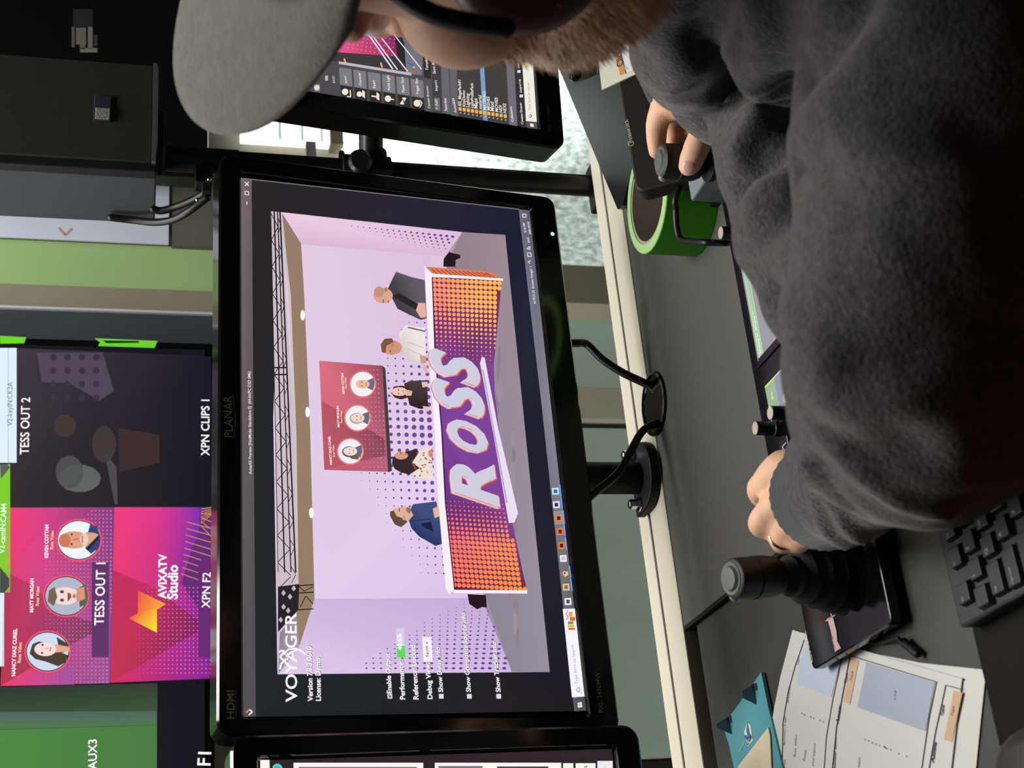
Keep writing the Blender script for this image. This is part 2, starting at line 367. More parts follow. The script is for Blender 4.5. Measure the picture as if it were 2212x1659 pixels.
# man with quiff and moustache
a.poly([(170, 1270), (186, 1262), (190, 1285), (188, 1305), (172, 1312)], (92, 100, 92), 8); a.poly([(164, 1272), (182, 1268), (184, 1294), (164, 1302)], (226, 150, 118), 9)
a.disc((140, 1288), 31, (244, 220, 216), 10, 19, 18); a.poly([(103, 1300), (106, 1276), (118, 1268), (124, 1290), (116, 1310)], (120, 100, 76), 11)
for q in ((134, 1279), (134, 1297)): a.disc(q, 4.5, (110, 62, 60), 12, 3.6)
a.poly([(146, 1280), (154, 1284), (154, 1292), (146, 1300)], (168, 72, 56), 12); a.disc((160, 1288), 3, (190, 96, 96), 12, 5); a.disc((168, 1288), 4, (196, 150, 132), 12, 10)
# woman with long dark hair
a.poly([(122, 1376), (148, 1392), (150, 1406), (130, 1412)], (62, 68, 68), 8)
a.poly([(64, 1412), (70, 1392), (84, 1386), (105, 1390), (126, 1408), (148, 1416), (140, 1432), (126, 1440), (100, 1430), (76, 1424)], (74, 62, 52), 9)
a.poly([(118, 1392), (150, 1398), (150, 1408), (118, 1410)], (228, 170, 134), 10); a.disc((98, 1403), 24, (250, 220, 212), 11, 15, 18)
for q in ((92, 1394), (91, 1411)): a.disc(q, 2.6, (80, 50, 56), 12, 2.2)
a.line((96, 1402), (104, 1400), 1.6, (190, 130, 120), 12); a.line((110, 1398), (108, 1408), 2.2, (206, 110, 118), 12)
for t, p, q in (('KEVIN COTTAM', (104, 1206), (105, 1134)), ('MATT MORGAN', (72, 1323), (73, 1250)), ('NANCY DIAZ CURIEL', (33, 1461), (37, 1358))): a.text(t, p, q, (255, 250, 255), 13, .03)
for p, q in (((115, 1187), (116, 1147)), ((84, 1309), (85, 1267)), ((45, 1432), (47, 1388))): a.text('Ross Video', p, q, (255, 214, 150), 13, .02)
R(198, 1215, 235, 1420, (98, 50, 104), 5)
a.text('TESS OUT 1', (224, 1351), (228, 1216), (255, 255, 255), 14, .012)
# tile two: studio logo
a.poly([(247, 1096), (458, 1096), (453, 1466), (238, 1475)], [(240, 60, 124), (120, 44, 160), (130, 36, 150), (214, 48, 92)], 2)
a.poly([(247, 1096), (345, 1096), (335, 1270), (244, 1232)], [(242, 60, 124), (220, 54, 140), (206, 52, 128), (236, 58, 112)], 3)
a.poly([(345, 1096), (432, 1096), (430, 1145), (408, 1205), (385, 1245), (335, 1270)], [(220, 54, 140), (130, 48, 172), (120, 44, 168), (130, 44, 160), (160, 44, 140), (206, 52, 128)], 3)
a.poly([(244, 1232), (335, 1270), (440, 1350), (432, 1362), (240, 1474)], [(196, 44, 92), (190, 46, 96), (86, 34, 96), (120, 34, 96), (196, 50, 78)], 3)
a.poly([(432, 1096), (458, 1096), (456, 1190), (452, 1350), (392, 1260), (410, 1200), (430, 1145)], (100, 44, 118), 3)
for i in range(9): a.line((392+i*1.5, 1240-i*14), (456, 1262-i*15), 1.6, (220, 150, 100), 4)
for i in range(5): a.line((434, 1100+i*9), (457, 1096+i*16), 1.6, (214, 150, 60), 4); a.line((434, 1130-i*6), (457, 1112-i*3), 1.4, (214, 150, 60), 4)
halftone(4, [292+9*i for i in range(19)], [1270+9.2*i for i in range(21)], lambda x, y: (1.6*min(1, .35+(x-290)/140), (236, 120, 190)) if (y-1275) > (430-x)*.25 - 40 and y < 1466 and (x > 300 + (1470-y)*.0) else None)
a.poly([(278, 1336), (298, 1325), (298, 1276), (358, 1305), (339, 1317), (339, 1367)], [(232, 90, 70), (240, 116, 60), (240, 78, 70), (252, 170, 70), (255, 180, 50), (250, 236, 40)], 6)
a.text('AVIXATV', (359, 1294), (360, 1197), (255, 255, 255), 6, .03); a.text('Studio', (383, 1295), (384, 1221), (255, 255, 255), 6, .03)
R(428, 1210, 458, 1420, (104, 40, 116), 5)
a.text('XPN F2', (453, 1314), (455, 1237), (255, 255, 255), 7, .012)
# tile three: green-screen source
a.poly([(0, 1484), (340, 1476), (338, 1790), (-160, 1790), (-160, 1484)], [(44, 52, 46), (50, 60, 48), (78, 130, 66), (78, 136, 66), (44, 52, 46)], 2)
a.poly([(-160, 1545), (0, 1538), (338, 1536), (338, 1566), (0, 1576), (-160, 1578)], [(80, 96, 100), (80, 96, 100), (78, 98, 92), (74, 118, 78), (78, 122, 70), (78, 122, 70)], 3)
a.poly([(-160, 1579), (0, 1577), (338, 1567), (338, 1800), (-160, 1800)], [(78, 130, 66), (78, 134, 66), (72, 122, 64), (72, 122, 62), (78, 134, 66)], 3)
a.text('AUX3', (209, 1662), (209, 1597), (255, 255, 255), 5, .012); a.text('F1', (454, 1654), (456, 1625), (255, 255, 255), 5, .012)
a.build('screen', SCREEN, tv)
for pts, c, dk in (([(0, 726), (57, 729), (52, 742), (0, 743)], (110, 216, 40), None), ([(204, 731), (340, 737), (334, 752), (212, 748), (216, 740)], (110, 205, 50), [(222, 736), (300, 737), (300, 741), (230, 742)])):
    a = Art(tp, .0006); a.poly(pts, c, 1)          # green reflections on the bezel, painted as glowing patches
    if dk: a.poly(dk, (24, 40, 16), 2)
    a.build('green_reflection', SCREEN, tv)
# ================================================================== computer monitors
def monitor(label, P, w, h, bez, thick=.05, group=None, r=.013):
    """P: Plane at the screen's centre; bez = left, right, top, bottom border"""
    l, rr, t, b = bez; W, H = w+l+rr, h+t+b; off = ((rr-l)/2, (t-b)/2)
    base = P.pt(0, -h/2-b)
    root = thing('computer_monitor', label, 'monitor', base, group)
    out = rrect(W, H, r, 6, off); inn = rrect(w, h, .002, 6)
    mb = MB(); n = len(out); F0, F1 = .004, -.010
    ring = lambda pts, d: [P.pt(u, v, d) for u, v in pts]
    o2 = rrect(W-.004, H-.004, r-.002, 6, off); i2 = rrect(w+.006, h+.006, .003, 6)
    vs = ring(out, F1) + ring(out, F0-.002) + ring(o2, F0) + ring(i2, F0) + ring(inn, -.001) + ring(inn, F1)
    fs = [(k*n+i, k*n+(i+1) % n, (k+1)*n+(i+1) % n, (k+1)*n+i) for k in range(5) for i in range(n)]
    mb.add(vs, fs); build('bezel', mb, GLOSS, root, smooth=35)
    mb = MB(); o3 = rrect(W-.03, H-.03, r, 6, off)
    vs = ring(out, F1) + ring(out, -thick*.62) + ring(o3, -thick); fs = [(k*n+i, k*n+(i+1) % n, (k+1)*n+(i+1) % n, (k+1)*n+i) for k in range(2) for i in range(n)] + [tuple(range(2*n, 3*n)), tuple(range(n))[::-1]]
    mb.add(vs, fs); build('housing', mb, GLOSS, root, smooth=35)
    return root
# ------------------------------------------------------------------ the middle monitor
XU, UPV = Vector((.99274, .03228, -.00973)), Vector((-.00213, -.10204, 1.0015))
MP = Plane(Vector((.51339, 1.17267, -.23835)) + CAM, XU, UPV)
mon = monitor('centre monitor previewing a virtual studio with five presenters at a purple desk', MP, .527, .2965, (.0165, .0195, .0225, .030))
a = Art(MP, .0004); R = a.rect; Pq = a.poly
TLc, TRc, BRc, BLc = (525, 1549.2), (520.5, 384.5), (1143, 454.6), (1266, 1535.5)
Pq([TLc, TRc, BRc, BLc], [(30, 36, 38), (42, 36, 36), (30, 30, 52), (28, 24, 32)], 0)
Pq([TLc, TRc, (543.5, 386.8), (552.5, 1548)], [(84, 82, 84), (118, 106, 112), (106, 94, 98), (80, 78, 80)], 1)
a.path([(521.5, 385.5), (1121, 452.5)], 2.2, (120, 112, 120), 1)
a.text('AvixaAR Preview [NetMode: Standalone 0]  (64-bit/PC D3D SM6)', (543.5, 1025), (541, 803), (238, 228, 234), 2, .01)
a.line((529, 394), (537, 402), 1.8, (250, 240, 244), 2); a.line((537, 394), (529, 402), 1.8, (250, 240, 244), 2)
a.path([(529, 414), (537, 415), (537, 422), (529, 421), (529, 414)], 1.6, (250, 240, 244), 2); a.line((533, 436), (533, 443), 2, (240, 230, 226), 2)
a.path([(537, 1545), (545, 1538), (538, 1533)], 3, (236, 236, 250), 2); a.line((531, 1540), (537, 1534), 3.5, (236, 130, 70), 2)
# stage: walls, floor
Pq([(607, 459), (1000, 502), (1091, 508), (1187, 1452), (599, 1457), (590, 900)], [(226, 196, 224), (226, 196, 220), (200, 180, 190), (160, 148, 170), (206, 186, 226), (228, 208, 236)], 1)
Pq([(650, 528), (930, 553), (962, 1000), (1045, 1294), (679, 1294)], [(226, 204, 226), (222, 192, 222), (230, 206, 240), (216, 194, 232), (226, 206, 238)], 2)
Pq([(607, 459), (998, 502), (972, 556), (650, 528)], [(238, 206, 226), (224, 190, 220), (222, 186, 218), (220, 184, 212)], 3)
Pq([(679, 1294), (1050, 1292), (1105, 1452), (601, 1456)], [(206, 182, 222), (198, 172, 218), (206, 184, 226), (224, 202, 234)], 3)
Pq([(998, 502), (1091, 508), (1187, 1452), (1105, 1452), (1048, 1313), (1040, 1000), (960, 556)], [(150, 132, 142), (156, 138, 148), (150, 144, 158), (142, 136, 150), (140, 132, 146), (150, 138, 148), (146, 126, 134)], 3)
for k in range(26):
    y = 520+k*36+random.uniform(-8, 8); x = 1022+.095*(y-500)+random.uniform(0, 44)
    if 560 < y < 1400: a.disc((x, y), random.uniform(3, 7), random.choice([(144, 130, 140), (156, 144, 154), (140, 128, 138)]), 4, random.uniform(14, 34))
# truss and tan ceiling
Pq([(584, 457), (607, 459), (620, 680), (637, 940), (644, 1290), (640, 1325), (600, 1372), (597, 1240), (594, 940), (590, 680)], (204, 190, 198), 4)
Pq([(609, 461), (650, 527), (657, 640), (670, 940), (679, 1294), (645, 1400), (640, 1325), (644, 1240), (639, 940), (627, 640)], [(150, 124, 106)]*4+[(150, 126, 100)]*6, 4)
Pq([(603, 459), (608, 459), (628, 640), (640, 940), (645, 1296), (641, 1296), (635, 940), (623, 640)], (206, 196, 196), 5)
Pq([(604, 1368), (640, 1326), (646, 1400), (601, 1456)], [(140, 130, 138), (150, 142, 150), (176, 164, 190), (150, 144, 152)], 5)
def tx(y, s): t = (y-457)/835; return (584+16*t)+(s*(21+21*t))
T = (28, 24, 30)
for s, wd in ((.04, 1.4), (.38, 3), (.72, 2.4), (.97, 3.2)): a.path([(tx(y, s), y) for y in range(457, 1296, 60)], wd, T, 6)
y = 462; k = 0
while y < 1280:
    a.line((tx(y, .04), y), (tx(y+28, .7), y+28), 1.7, T, 6); a.line((tx(y+30, .7), y+30), (tx(y+56, .06), y+56), 1.7, T, 6)
    a.line((tx(y+8, .72), y+8), (tx(y+24, .97), y+24), 1.5, T, 6); a.line((tx(y+26, .97), y+26), (tx(y+44, .72), y+44), 1.5, T, 6); y += 58
for yy in (795, 810): a.line((tx(yy, .02), yy), (tx(yy, 1), yy), 3, T, 6)
Pq([(600, 1268), (646, 1262), (644, 1318), (600, 1366)], (38, 34, 40), 6)
for q in ((612, 1282), (626, 1290), (634, 1272), (612, 1312), (606, 1340), (622, 1320)): Pq([(q[0]-5, q[1]), (q[0], q[1]-7), (q[0]+5, q[1]), (q[0], q[1]+6)], (196, 182, 190), 7)
for yy in (1266, 1282, 1318): a.line((640, yy), (677, yy-2), 2.4, T, 7)
a.path([(646, 1268), (656, 1278), (676, 1268)], 1.8, T, 7); a.path([(648, 1312), (660, 1288), (676, 1306)], 1.8, T, 7)
for q in ((653.5, 682), (664, 891), (672, 1109)): a.disc(q, 5, (255, 252, 255), 8, 11.5)
# halftone dots on the three walls
DOT = (112, 74, 150)
for j in range(-25, 12):
    for i in range(-3, 12):
        x = 797.8+16.9*i+.75*j; y = 1039.8+17.3*j+.04*j*j+.5*i
        r = 6.6*(1-abs(y-930)/(420 if y > 930 else 400)-(945-x)/265)
        if r > .7 and x < 965 and y > 560 and y < 1285: a.disc((x, y), min(r, 5.6), DOT, 5, n=12)
for j in range(10):
    for i in range(20):
        x = 757+12.8*i+j*2.6; y = 482+7.2*j+i*1.35+(j*.0)
        r = 1.2+2.6*(i/18)-.42*j+.2
        if r > .7 and x < 985-j*3.4 and y > 470+ (x-610)*.108-1: a.disc((x, y), r*1.2, DOT, 5, r*.85, 8)
for j in range(20):
    for i in range(22):
        x = 795+15.2*i+(19-j)*.7*(i-8)*.16; y = 1306+7.4*j+.12*j*j - (0)
        r = .45+ .16*j + .09*(i-9)*1.0
        if 1299 < y < 1450 and r > .8 and x < 1048+(y-1300)*.36 and (x-800)/14 > (1462-y)/9.5-4: a.disc((x, y), min(r, 5.2)*1.25, (98, 62, 150), 5, min(r, 5.2)*.78, 9)
# wall screen with portraits
Pq([(689, 780), (825, 791), (838, 1020), (700, 1016)], [(224, 112, 130), (150, 74, 96), (180, 96, 124), (196, 92, 108)], 6)
Pq([(693, 866), (760, 905), (830, 950), (832, 985), (700, 1014)], [(184, 86, 100), (170, 80, 100), (128, 62, 84), (140, 72, 96), (188, 90, 104)], 7)
Pq([(825, 790), (832, 797), (846, 1018), (838, 1021)], (66, 58, 62), 7)
for j in range(22):
    for i in range(7):
        x, y = 774+8.2*i+j*.45, 800+10*j
        if x < 822+j*.6: a.disc((x, y), 1.1+.1*i, (208, 132, 150), 7, n=6)
for (cx, cy), sk, hr in (((783, 831), (234, 186, 150), None), ((772, 904), (240, 214, 204), (186, 170, 150)), ((756, 976), (244, 222, 210), (118, 86, 76))):
    a.disc((cx, cy), 29.5, (232, 120, 120), 8, n=24); a.disc((cx, cy), 26.5, (246, 240, 248), 9, n=24)
    if hr: a.disc((cx-2, cy+1), 16, hr, 10, 12); 
    if hr and cy > 950: Pq([(cx-8, cy+4), (cx+18, cy+6), (cx+18, cy+18), (cx+2, cy+16)], hr, 10)
    Pq([(cx+10, cy-8), (cx+24, cy-14), (cx+26, cy), (cx+22, cy+14), (cx+10, cy+8)], (110, 104, 132), 10)
    a.disc((cx, cy), 15, sk, 11, 9.5)
    for s in (-4, 4): a.disc((cx-2, cy+s), 1.4, (120, 84, 80), 12, n=6)
    a.line((cx+7, cy-4), (cx+7, cy+4), 1.4, (178, 104, 96), 12)
for t, p, q in (('KEVIN COTTAM', (744, 852), (741, 807)), ('MATT MORGAN', (733, 924), (731, 878)), ('NANCY DIAZ CURIEL', (717, 1005), (713, 943))): a.text(t, p, q, (255, 240, 244), 9, .03)
for p, q in (((749, 841), (747, 816)), ((739, 915), (738, 889)), ((723, 988), (721, 962))): a.text('Ross Video', p, q, (255, 200, 140), 9, .03)
# stage monitors
for q in ([(957, 577), (958, 560), (970, 545), (978, 548), (993, 551), (994, 558), (984, 562), (983, 577)], [(1009, 1284), (1049, 1286), (1051, 1313), (1040, 1312), (1030, 1317), (1013, 1305)]): Pq(q, (34, 22, 28), 6)
# presenters
SK = (216, 166, 148)
Pq([(855, 588), (872, 594), (890, 600), (917, 606), (921, 689), (908, 692), (884, 681), (858, 668), (848, 648), (836, 628), (846, 606)], [(96, 90, 98)]*5+[(66, 62, 68)]*6, 8)
Pq([(846, 640), (862, 634), (905, 660), (912, 672), (900, 672)], (40, 34, 38), 9)
a.disc((827, 640), 21, SK, 10, 17, 16); a.disc((818, 632), 11, (196, 146, 124), 11, 12); a.disc((833, 627), 4, (190, 128, 112), 12, 5)
a.line((827, 648), (827, 655), 2, (120, 74, 68), 12); a.line((838, 650), (838, 656), 2, (150, 80, 74), 12); Pq([(903, 655), (918, 656), (920, 686), (908, 688), (898, 672)], (230, 176, 168), 10)
Pq([(862, 722), (876, 703), (890, 706), (918, 709), (920, 782), (906, 786), (884, 778), (870, 766), (866, 750)], [(236, 230, 230)]*5+[(216, 206, 204)]*4, 8)
a.line((880, 708), (918, 717), 3, (110, 96, 110), 9); a.line((880, 740), (914, 752), 1.6, (196, 186, 186), 9); a.line((878, 755), (910, 768), 1.6, (200, 190, 190), 9)
a.disc((846, 752), 22, (208, 150, 124), 10, 16, 16); Pq([(824, 762), (822, 745), (830, 733), (846, 732), (850, 740), (834, 748), (832, 764)], (120, 86, 62), 11); a.disc((847, 746), 4, (196, 130, 110), 12, 5)
a.line((842, 757), (842, 763), 2, (100, 64, 56), 12); Pq([(906, 768), (920, 770), (920, 786), (908, 786)], (206, 156, 136), 10); Pq([(912, 790), (922, 790), (922, 808), (914, 802)], (226, 180, 172), 10)
Pq([(872, 830), (884, 824), (922, 822), (924, 884), (905, 884), (884, 876), (878, 850)], [(74, 60, 64)]*3+[(36, 30, 32)]*4, 8)
Pq([(844, 850), (850, 836), (868, 834), (882, 838), (880, 860), (866, 864), (852, 860)], (66, 34, 38), 9); a.disc((862, 847), 17, (240, 198, 184), 10, 9.5, 16); Pq([(874, 842), (890, 846), (888, 856), (876, 856)], (226, 176, 158), 10)
for s in (843, 851): a.disc((860, s), 1.5, (80, 40, 44), 11, n=6)
a.line((870, 844), (870, 850), 1.8, (190, 90, 90), 11); Pq([(910, 826), (923, 826), (923, 836), (912, 838)], (232, 190, 176), 10); Pq([(912, 878), (926, 880), (926, 890), (916, 888)], (232, 190, 176), 10)
Pq([(884, 1020), (880, 990), (900, 974), (930, 964), (936, 1036), (905, 1034)], (238, 222, 214), 8)
for k in range(34): a.disc((random.uniform(886, 932), random.uniform(976, 1032)), 2.4, random.choice([(204, 92, 84), (222, 150, 130), (150, 84, 80), (196, 196, 200)]), 9, 1.8, 6)
Pq([(846, 1002), (848, 988), (862, 980), (880, 976), (900, 970), (904, 978), (890, 1000), (906, 1012), (884, 1026), (866, 1022), (852, 1014)], (52, 40, 44), 9)
a.disc((866, 985), 15, (214, 158, 130), 10, 8.5, 14); a.line((864, 979), (866, 981), 2.4, (70, 44, 44), 11); a.line((876, 979), (876, 984), 1.8, (170, 72, 76), 11); Pq([(924, 975), (934, 970), (934, 990), (926, 988)], (206, 140, 110), 10)
Pq([(888, 1096), (892, 1090), (942, 1084), (950, 1120), (954, 1176), (940, 1180), (905, 1160), (888, 1142), (882, 1124)], [(66, 78, 124)]*4+[(42, 54, 104)]*5, 8)
Pq([(930, 1128), (936, 1150), (912, 1138), (908, 1132)], (24, 30, 60), 9); a.path([(890, 1126), (930, 1122)], 1.6, (36, 46, 92), 9)
Pq([(842, 1108), (850, 1100), (872, 1094), (884, 1098), (892, 1114), (882, 1126), (862, 1128)], (224, 176, 152), 10); Pq([(842, 1116), (842, 1106), (850, 1104), (856, 1116), (868, 1120), (880, 1128), (866, 1140), (852, 1134)], (96, 76, 60), 11)
a.disc((872, 1120), 4, (212, 152, 130), 12, 5); a.line((862, 1099), (862, 1106), 2, (84, 56, 50), 12); Pq([(878, 1096), (888, 1100), (884, 1112), (876, 1104)], (150, 112, 96), 12); Pq([(934, 1100), (946, 1094), (950, 1116), (938, 1120)], (226, 180, 158), 10)
# desk
Pq([(917, 577), (933, 592), (1086, 604), (1060, 588)], (222, 122, 88), 8)
for k in range(13): a.line((932+9.6*k, 582+k*.7), (944+10.8*k, 593+k*.85), 1.6, (150, 62, 48), 9)
Pq([(931, 600), (938, 770), (952, 930), (960, 1085), (979, 1278), (1138, 1280), (1106, 1130), (1085, 990), (1068, 850), (1066, 790), (1083, 606)], [(100, 34, 66), (132, 62, 142), (124, 66, 156), (116, 52, 136), (96, 30, 60), (110, 40, 70), (130, 66, 150), (124, 66, 152), (124, 66, 152), (130, 66, 144), (110, 40, 60)], 8)
j = 0; y = 606
while y < 782:
    sp = 10.7-(y-606)*.011; x = 938+(y-606)*.04; r = min(5.1, 5.3*(1-(y-640)/160)) if y > 640 else 5.1
    while x < 1079-(y-606)*.075 and r > .7:
        t = (x-938)/140
        a.disc((x, y+(x-938)*.05), r, (255, int(142+40*min(1, t*1.6)), int(112-22*t)), 9, n=10); x += 10.0-(y-606)*.003
    y += sp
y = 1083
while y < 1274:
    x0_, x1_ = 956+(y-1083)*.1, 1088+(y-1083)*.25; x = x0_+7; r = min(4.9, 1.2+(y-1083)*.042)
    while x < x1_:
        t = (y-1083)/190; u = (x-x0_)/150
        a.disc((x, y+(x-x0_)*.06), r, (255, int(110+30*u+12*t), int(130-40*t-24*u)), 9, n=10); x += 9.4+(y-1083)*.004
    y += 9.3+(y-1083)*.009
Pq([(916, 575), (933, 592), (932, 600), (938, 770), (952, 930), (960, 1085), (980, 1275), (969, 1284), (962, 1270), (946, 1085), (938, 930), (926, 770), (918, 606)], (250, 240, 250), 10)
Pq([(931, 592), (1086, 603), (1086, 608), (931, 599)], (250, 236, 240), 10); Pq([(979, 1275), (1138, 1276), (1138, 1283), (979, 1282)], (252, 240, 250), 10)
a.path([(933, 600), (940, 770), (954, 930), (962, 1085), (981, 1272)], 2, (46, 18, 48), 11)
ROSS = [('R', (1075, 1096), (1062, 1003), .84), ('O', (1053, 987), (1044, 924), 1.30), ('S', (1044, 906), (1035, 846), .98), ('S', (1034, 838), (1026, 782), 1.02)]
for dx, dy, c, L in ((-6, 4, (196, 150, 160), 11), (-4, 3, (236, 204, 214), 12), (2, 3, (236, 110, 70), 12), (0, 0, (206, 206, 224), 13)):
    for t, p, q, sy in ROSS: a.text(t, (p[0]+dx, p[1]+dy), (q[0]+dx, q[1]+dy), c, L, .035, sy, .36)
Pq([(1040, 772), (1046, 774), (1076, 930), (1102, 1040), (1118, 1110), (1110, 1130), (1098, 1131), (1090, 1085), (1066, 945), (1036, 786)], (232, 224, 240), 13)
a.path([(1042, 800), (1068, 945), (1094, 1088)], 3, (190, 160, 200), 14)
# overlay text
WH = (255, 250, 255)
a.text('VOYAGER', (641, 1518), (639, 1326), WH, 15, .012, .82)
a.path([(604, 1447), (606, 1436), (615, 1426), (622, 1424)], 4, WH, 15); a.path([(602, 1410), (608, 1406), (614, 1408), (604, 1420), (612, 1428), (622, 1438)], 4, WH, 15); a.path([(611, 1415), (622, 1404), (638, 1402), (652, 1408), (659, 1415)], 3.4, WH, 15)
for t, p, q in (('Version 7.3.3.0610', (675, 1516), (672, 1397)), ('License: Demo', (692, 1515), (691, 1422)), ('Enable Output', (845, 1499), (841, 1412)), ('Performance:', (874, 1512), (870, 1428)), ('Reference: Locked', (903, 1512), (896, 1394)),
                ('Debug View:', (933, 1511), (927, 1433)), ('Show Delay Info', (956, 1496), (949, 1399)), ('Show Composite Source Info', (1016, 1496), (1004, 1325)), ('Show Tracker Info', (1080, 1496), (1070, 1387))):
    a.text(t, (p[0]+.8, p[1]-1), (q[0]+.8, q[1]-1), (70, 54, 84), 15, .035); a.text(t, p, q, WH, 16, .022)
for x in (841, 952, 1012.5, 1076): Pq([(x-5, 1500), (x+5, 1500), (x+5.5, 1510), (x-4.5, 1510)], (226, 222, 240), 15)
a.path([(838, 1507), (844, 1506), (838, 1502)], 1.8, (40, 40, 60), 16)
Pq([(856, 1396), (873, 1396), (875, 1421), (857, 1421)], (92, 220, 84), 15); Pq([(855, 1358), (871, 1358), (873, 1396), (856, 1396)], (218, 204, 238), 15); a.text('40.6%', (868, 1406), (866, 1370), (246, 255, 250), 16, .02)
Pq([(911, 1377), (931, 1377), (934, 1430), (914, 1430)], (244, 240, 252), 15); a.text('None', (926, 1419), (923, 1396), (86, 78, 96), 16, .006); Pq([(920, 1392), (920, 1388), (924, 1390)], (60, 56, 70), 16)
# task bar
Pq([(1120, 453), (1143, 455), (1190, 880), (1266, 1535.5), (1240, 1537), (1170, 880)], [(110, 108, 124), (92, 90, 104), (136, 134, 142), (70, 68, 72), (92, 90, 98), (128, 126, 138)], 3)
Pq([(1215, 1316), (1241, 1315), (1262, 1505), (1235, 1507)], (248, 244, 255), 4); a.text('Type here to search', (1248, 1478), (1239, 1394), (150, 140, 176), 5, -.004)
a.path([(1245, 1488), (1250, 1486), (1253, 1490), (1249, 1495), (1244, 1492), (1245, 1488)], 1.5, (146, 136, 172), 5); a.line((1251, 1494), (1256, 1498), 1.5, (146, 136, 172), 5)
for q, c in (((1228, 1322, 1236, 1332), (250, 160, 60)), ((1230, 1333, 1242, 1342), (240, 110, 50)), ((1226, 1343, 1238, 1349), (130, 150, 70)), ((1226, 1350, 1240, 1356), (240, 190, 50)), ((1227, 1357, 1241, 1361), (214, 84, 50))): R(*q, c, 5)
a.path([(1226, 1319), (1222, 1327), (1227, 1333), (1222, 1340)], 1.5, (170, 90, 80), 5)
Pq([(1247, 1518), (1256, 1517), (1257, 1528), (1248, 1529)], (250, 246, 255), 4); a.line((1251.5, 1517), (1252.5, 1529), 1, (120, 110, 120), 5); a.line((1247, 1523), (1257, 1522), 1, (120, 110, 120), 5)
Pq([(1194, 1105), (1220, 1103), (1222, 1132), (1198, 1134)], (150, 142, 152), 4)
for (x, y), c, c2 in (((1226, 1300), (240, 236, 246), (80, 76, 84)), ((1222, 1269), (244, 196, 90), (70, 120, 190)), ((1216, 1207), (232, 234, 240), (190, 196, 206)), ((1212, 1179), (240, 120, 40), (70, 40, 30)), ((1209, 1149), (236, 120, 60), (90, 36, 30)), ((1206, 1120), (240, 130, 60), (70, 26, 26)), ((1201, 1091), (226, 224, 244), (48, 40, 96)), ((1199, 1062), (190, 232, 244), (70, 100, 150))):
    Pq([(x-7.5, y-7), (x+7, y-8), (x+8, y+7), (x-6.5, y+7.5)], c, 5); Pq([(x-3.5, y-4), (x+4, y-4), (x+4, y+4), (x-3.5, y+4)], c2, 6)
a.disc((1219, 1239), 8, (220, 70, 50), 5); a.poly([(1219, 1239), (1226, 1234), (1227, 1243), (1219, 1247)], (250, 200, 50), 6); a.poly([(1219, 1239), (1219, 1247), (1212, 1243), (1212, 1236)], (70, 160, 80), 6); a.disc((1219, 1239), 4, (246, 246, 250), 7); a.disc((1219, 1239), 3, (70, 120, 220), 8)
for (x, y) in ((1229, 1264), (1226, 1236), (1217, 1175), (1214, 1145), (1211, 1116), (1208, 1087), (1205, 1060)): a.line((x+3, y-13), (x+6, y+13), 3, (110, 160, 240), 6)
WB = (236, 232, 244)
a.text('10.79.21.52  Emmett Voyager 1', (1157, 657), (1148, 577), WB, 5, .012); a.text('9:14 AM', (1137, 503), (1133, 483), WB, 5, .015); a.text('2026-02-02', (1147, 507), (1142, 480), WB, 5, .015); a.text('ENG', (1144, 525), (1142, 514), WB, 5, .015)
a.path([(1128, 463), (1136, 464), (1136, 470), (1129, 470), (1128, 463)], 1.6, WB, 5); a.path([(1144, 570), (1140, 566), (1146, 564)], 1.6, WB, 5)
a.path([(1139, 547), (1146, 547), (1147, 555), (1140, 555), (1139, 547)], 1.6, WB, 5); a.path([(1138, 538), (1144, 533), (1144, 540), (1138, 538)], 1.6, WB, 5)
a.build('screen', SCREEN, mon)
fp = Plane(MP.pt(0, 0, .0042), XU, UPV)
def mark(name, fn, root, pl=fp):
    a = Art(pl, .0004); fn(a); a.build(name, INK, root)
mark('brand_mark', lambda a: (a.text('PLANAR', (503, 945), (501, 856), (120, 122, 106), 1, .0), a.path([(506, 948), (509, 905), (503, 852)], 1.3, (92, 94, 80), 1)), mon)
mark('input_mark', lambda a: (a.text('HDMI', (506, 1553), (506, 1492), (126, 134, 100), 1, .02, .9), a.line((509.5, 1552), (509, 1490), 1.2, (96, 100, 74), 1)), mon)
mark('model_mark', lambda a: a.text('PXL 2430MW', (1303, 1539), (1294, 1452), (112, 112, 104), 1, .004), mon)
for q in ((1178, 480), (1183, 524), (1187, 561), (1190, 597), (1195, 632)): mark('button_mark', lambda a, q=q: a.path([(q[0]-3, q[1]-3), (q[0]+3, q[1]-3), (q[0]+3, q[1]+3), (q[0]-3, q[1]+3), (q[0]-3, q[1]-3)], .8, (48, 48, 48), 1), mon)
c = fp.hit(1193.5, 505.5)
build('power_light', MB().lathe(c - fp.n*.001, fp.n, [(0, .0021), (.0016, .002), (.002, .0006)], 16), mat('blue_led', (40, 90, 200), .3, emit=(150, 215, 255), es=1.6), mon, smooth=40)
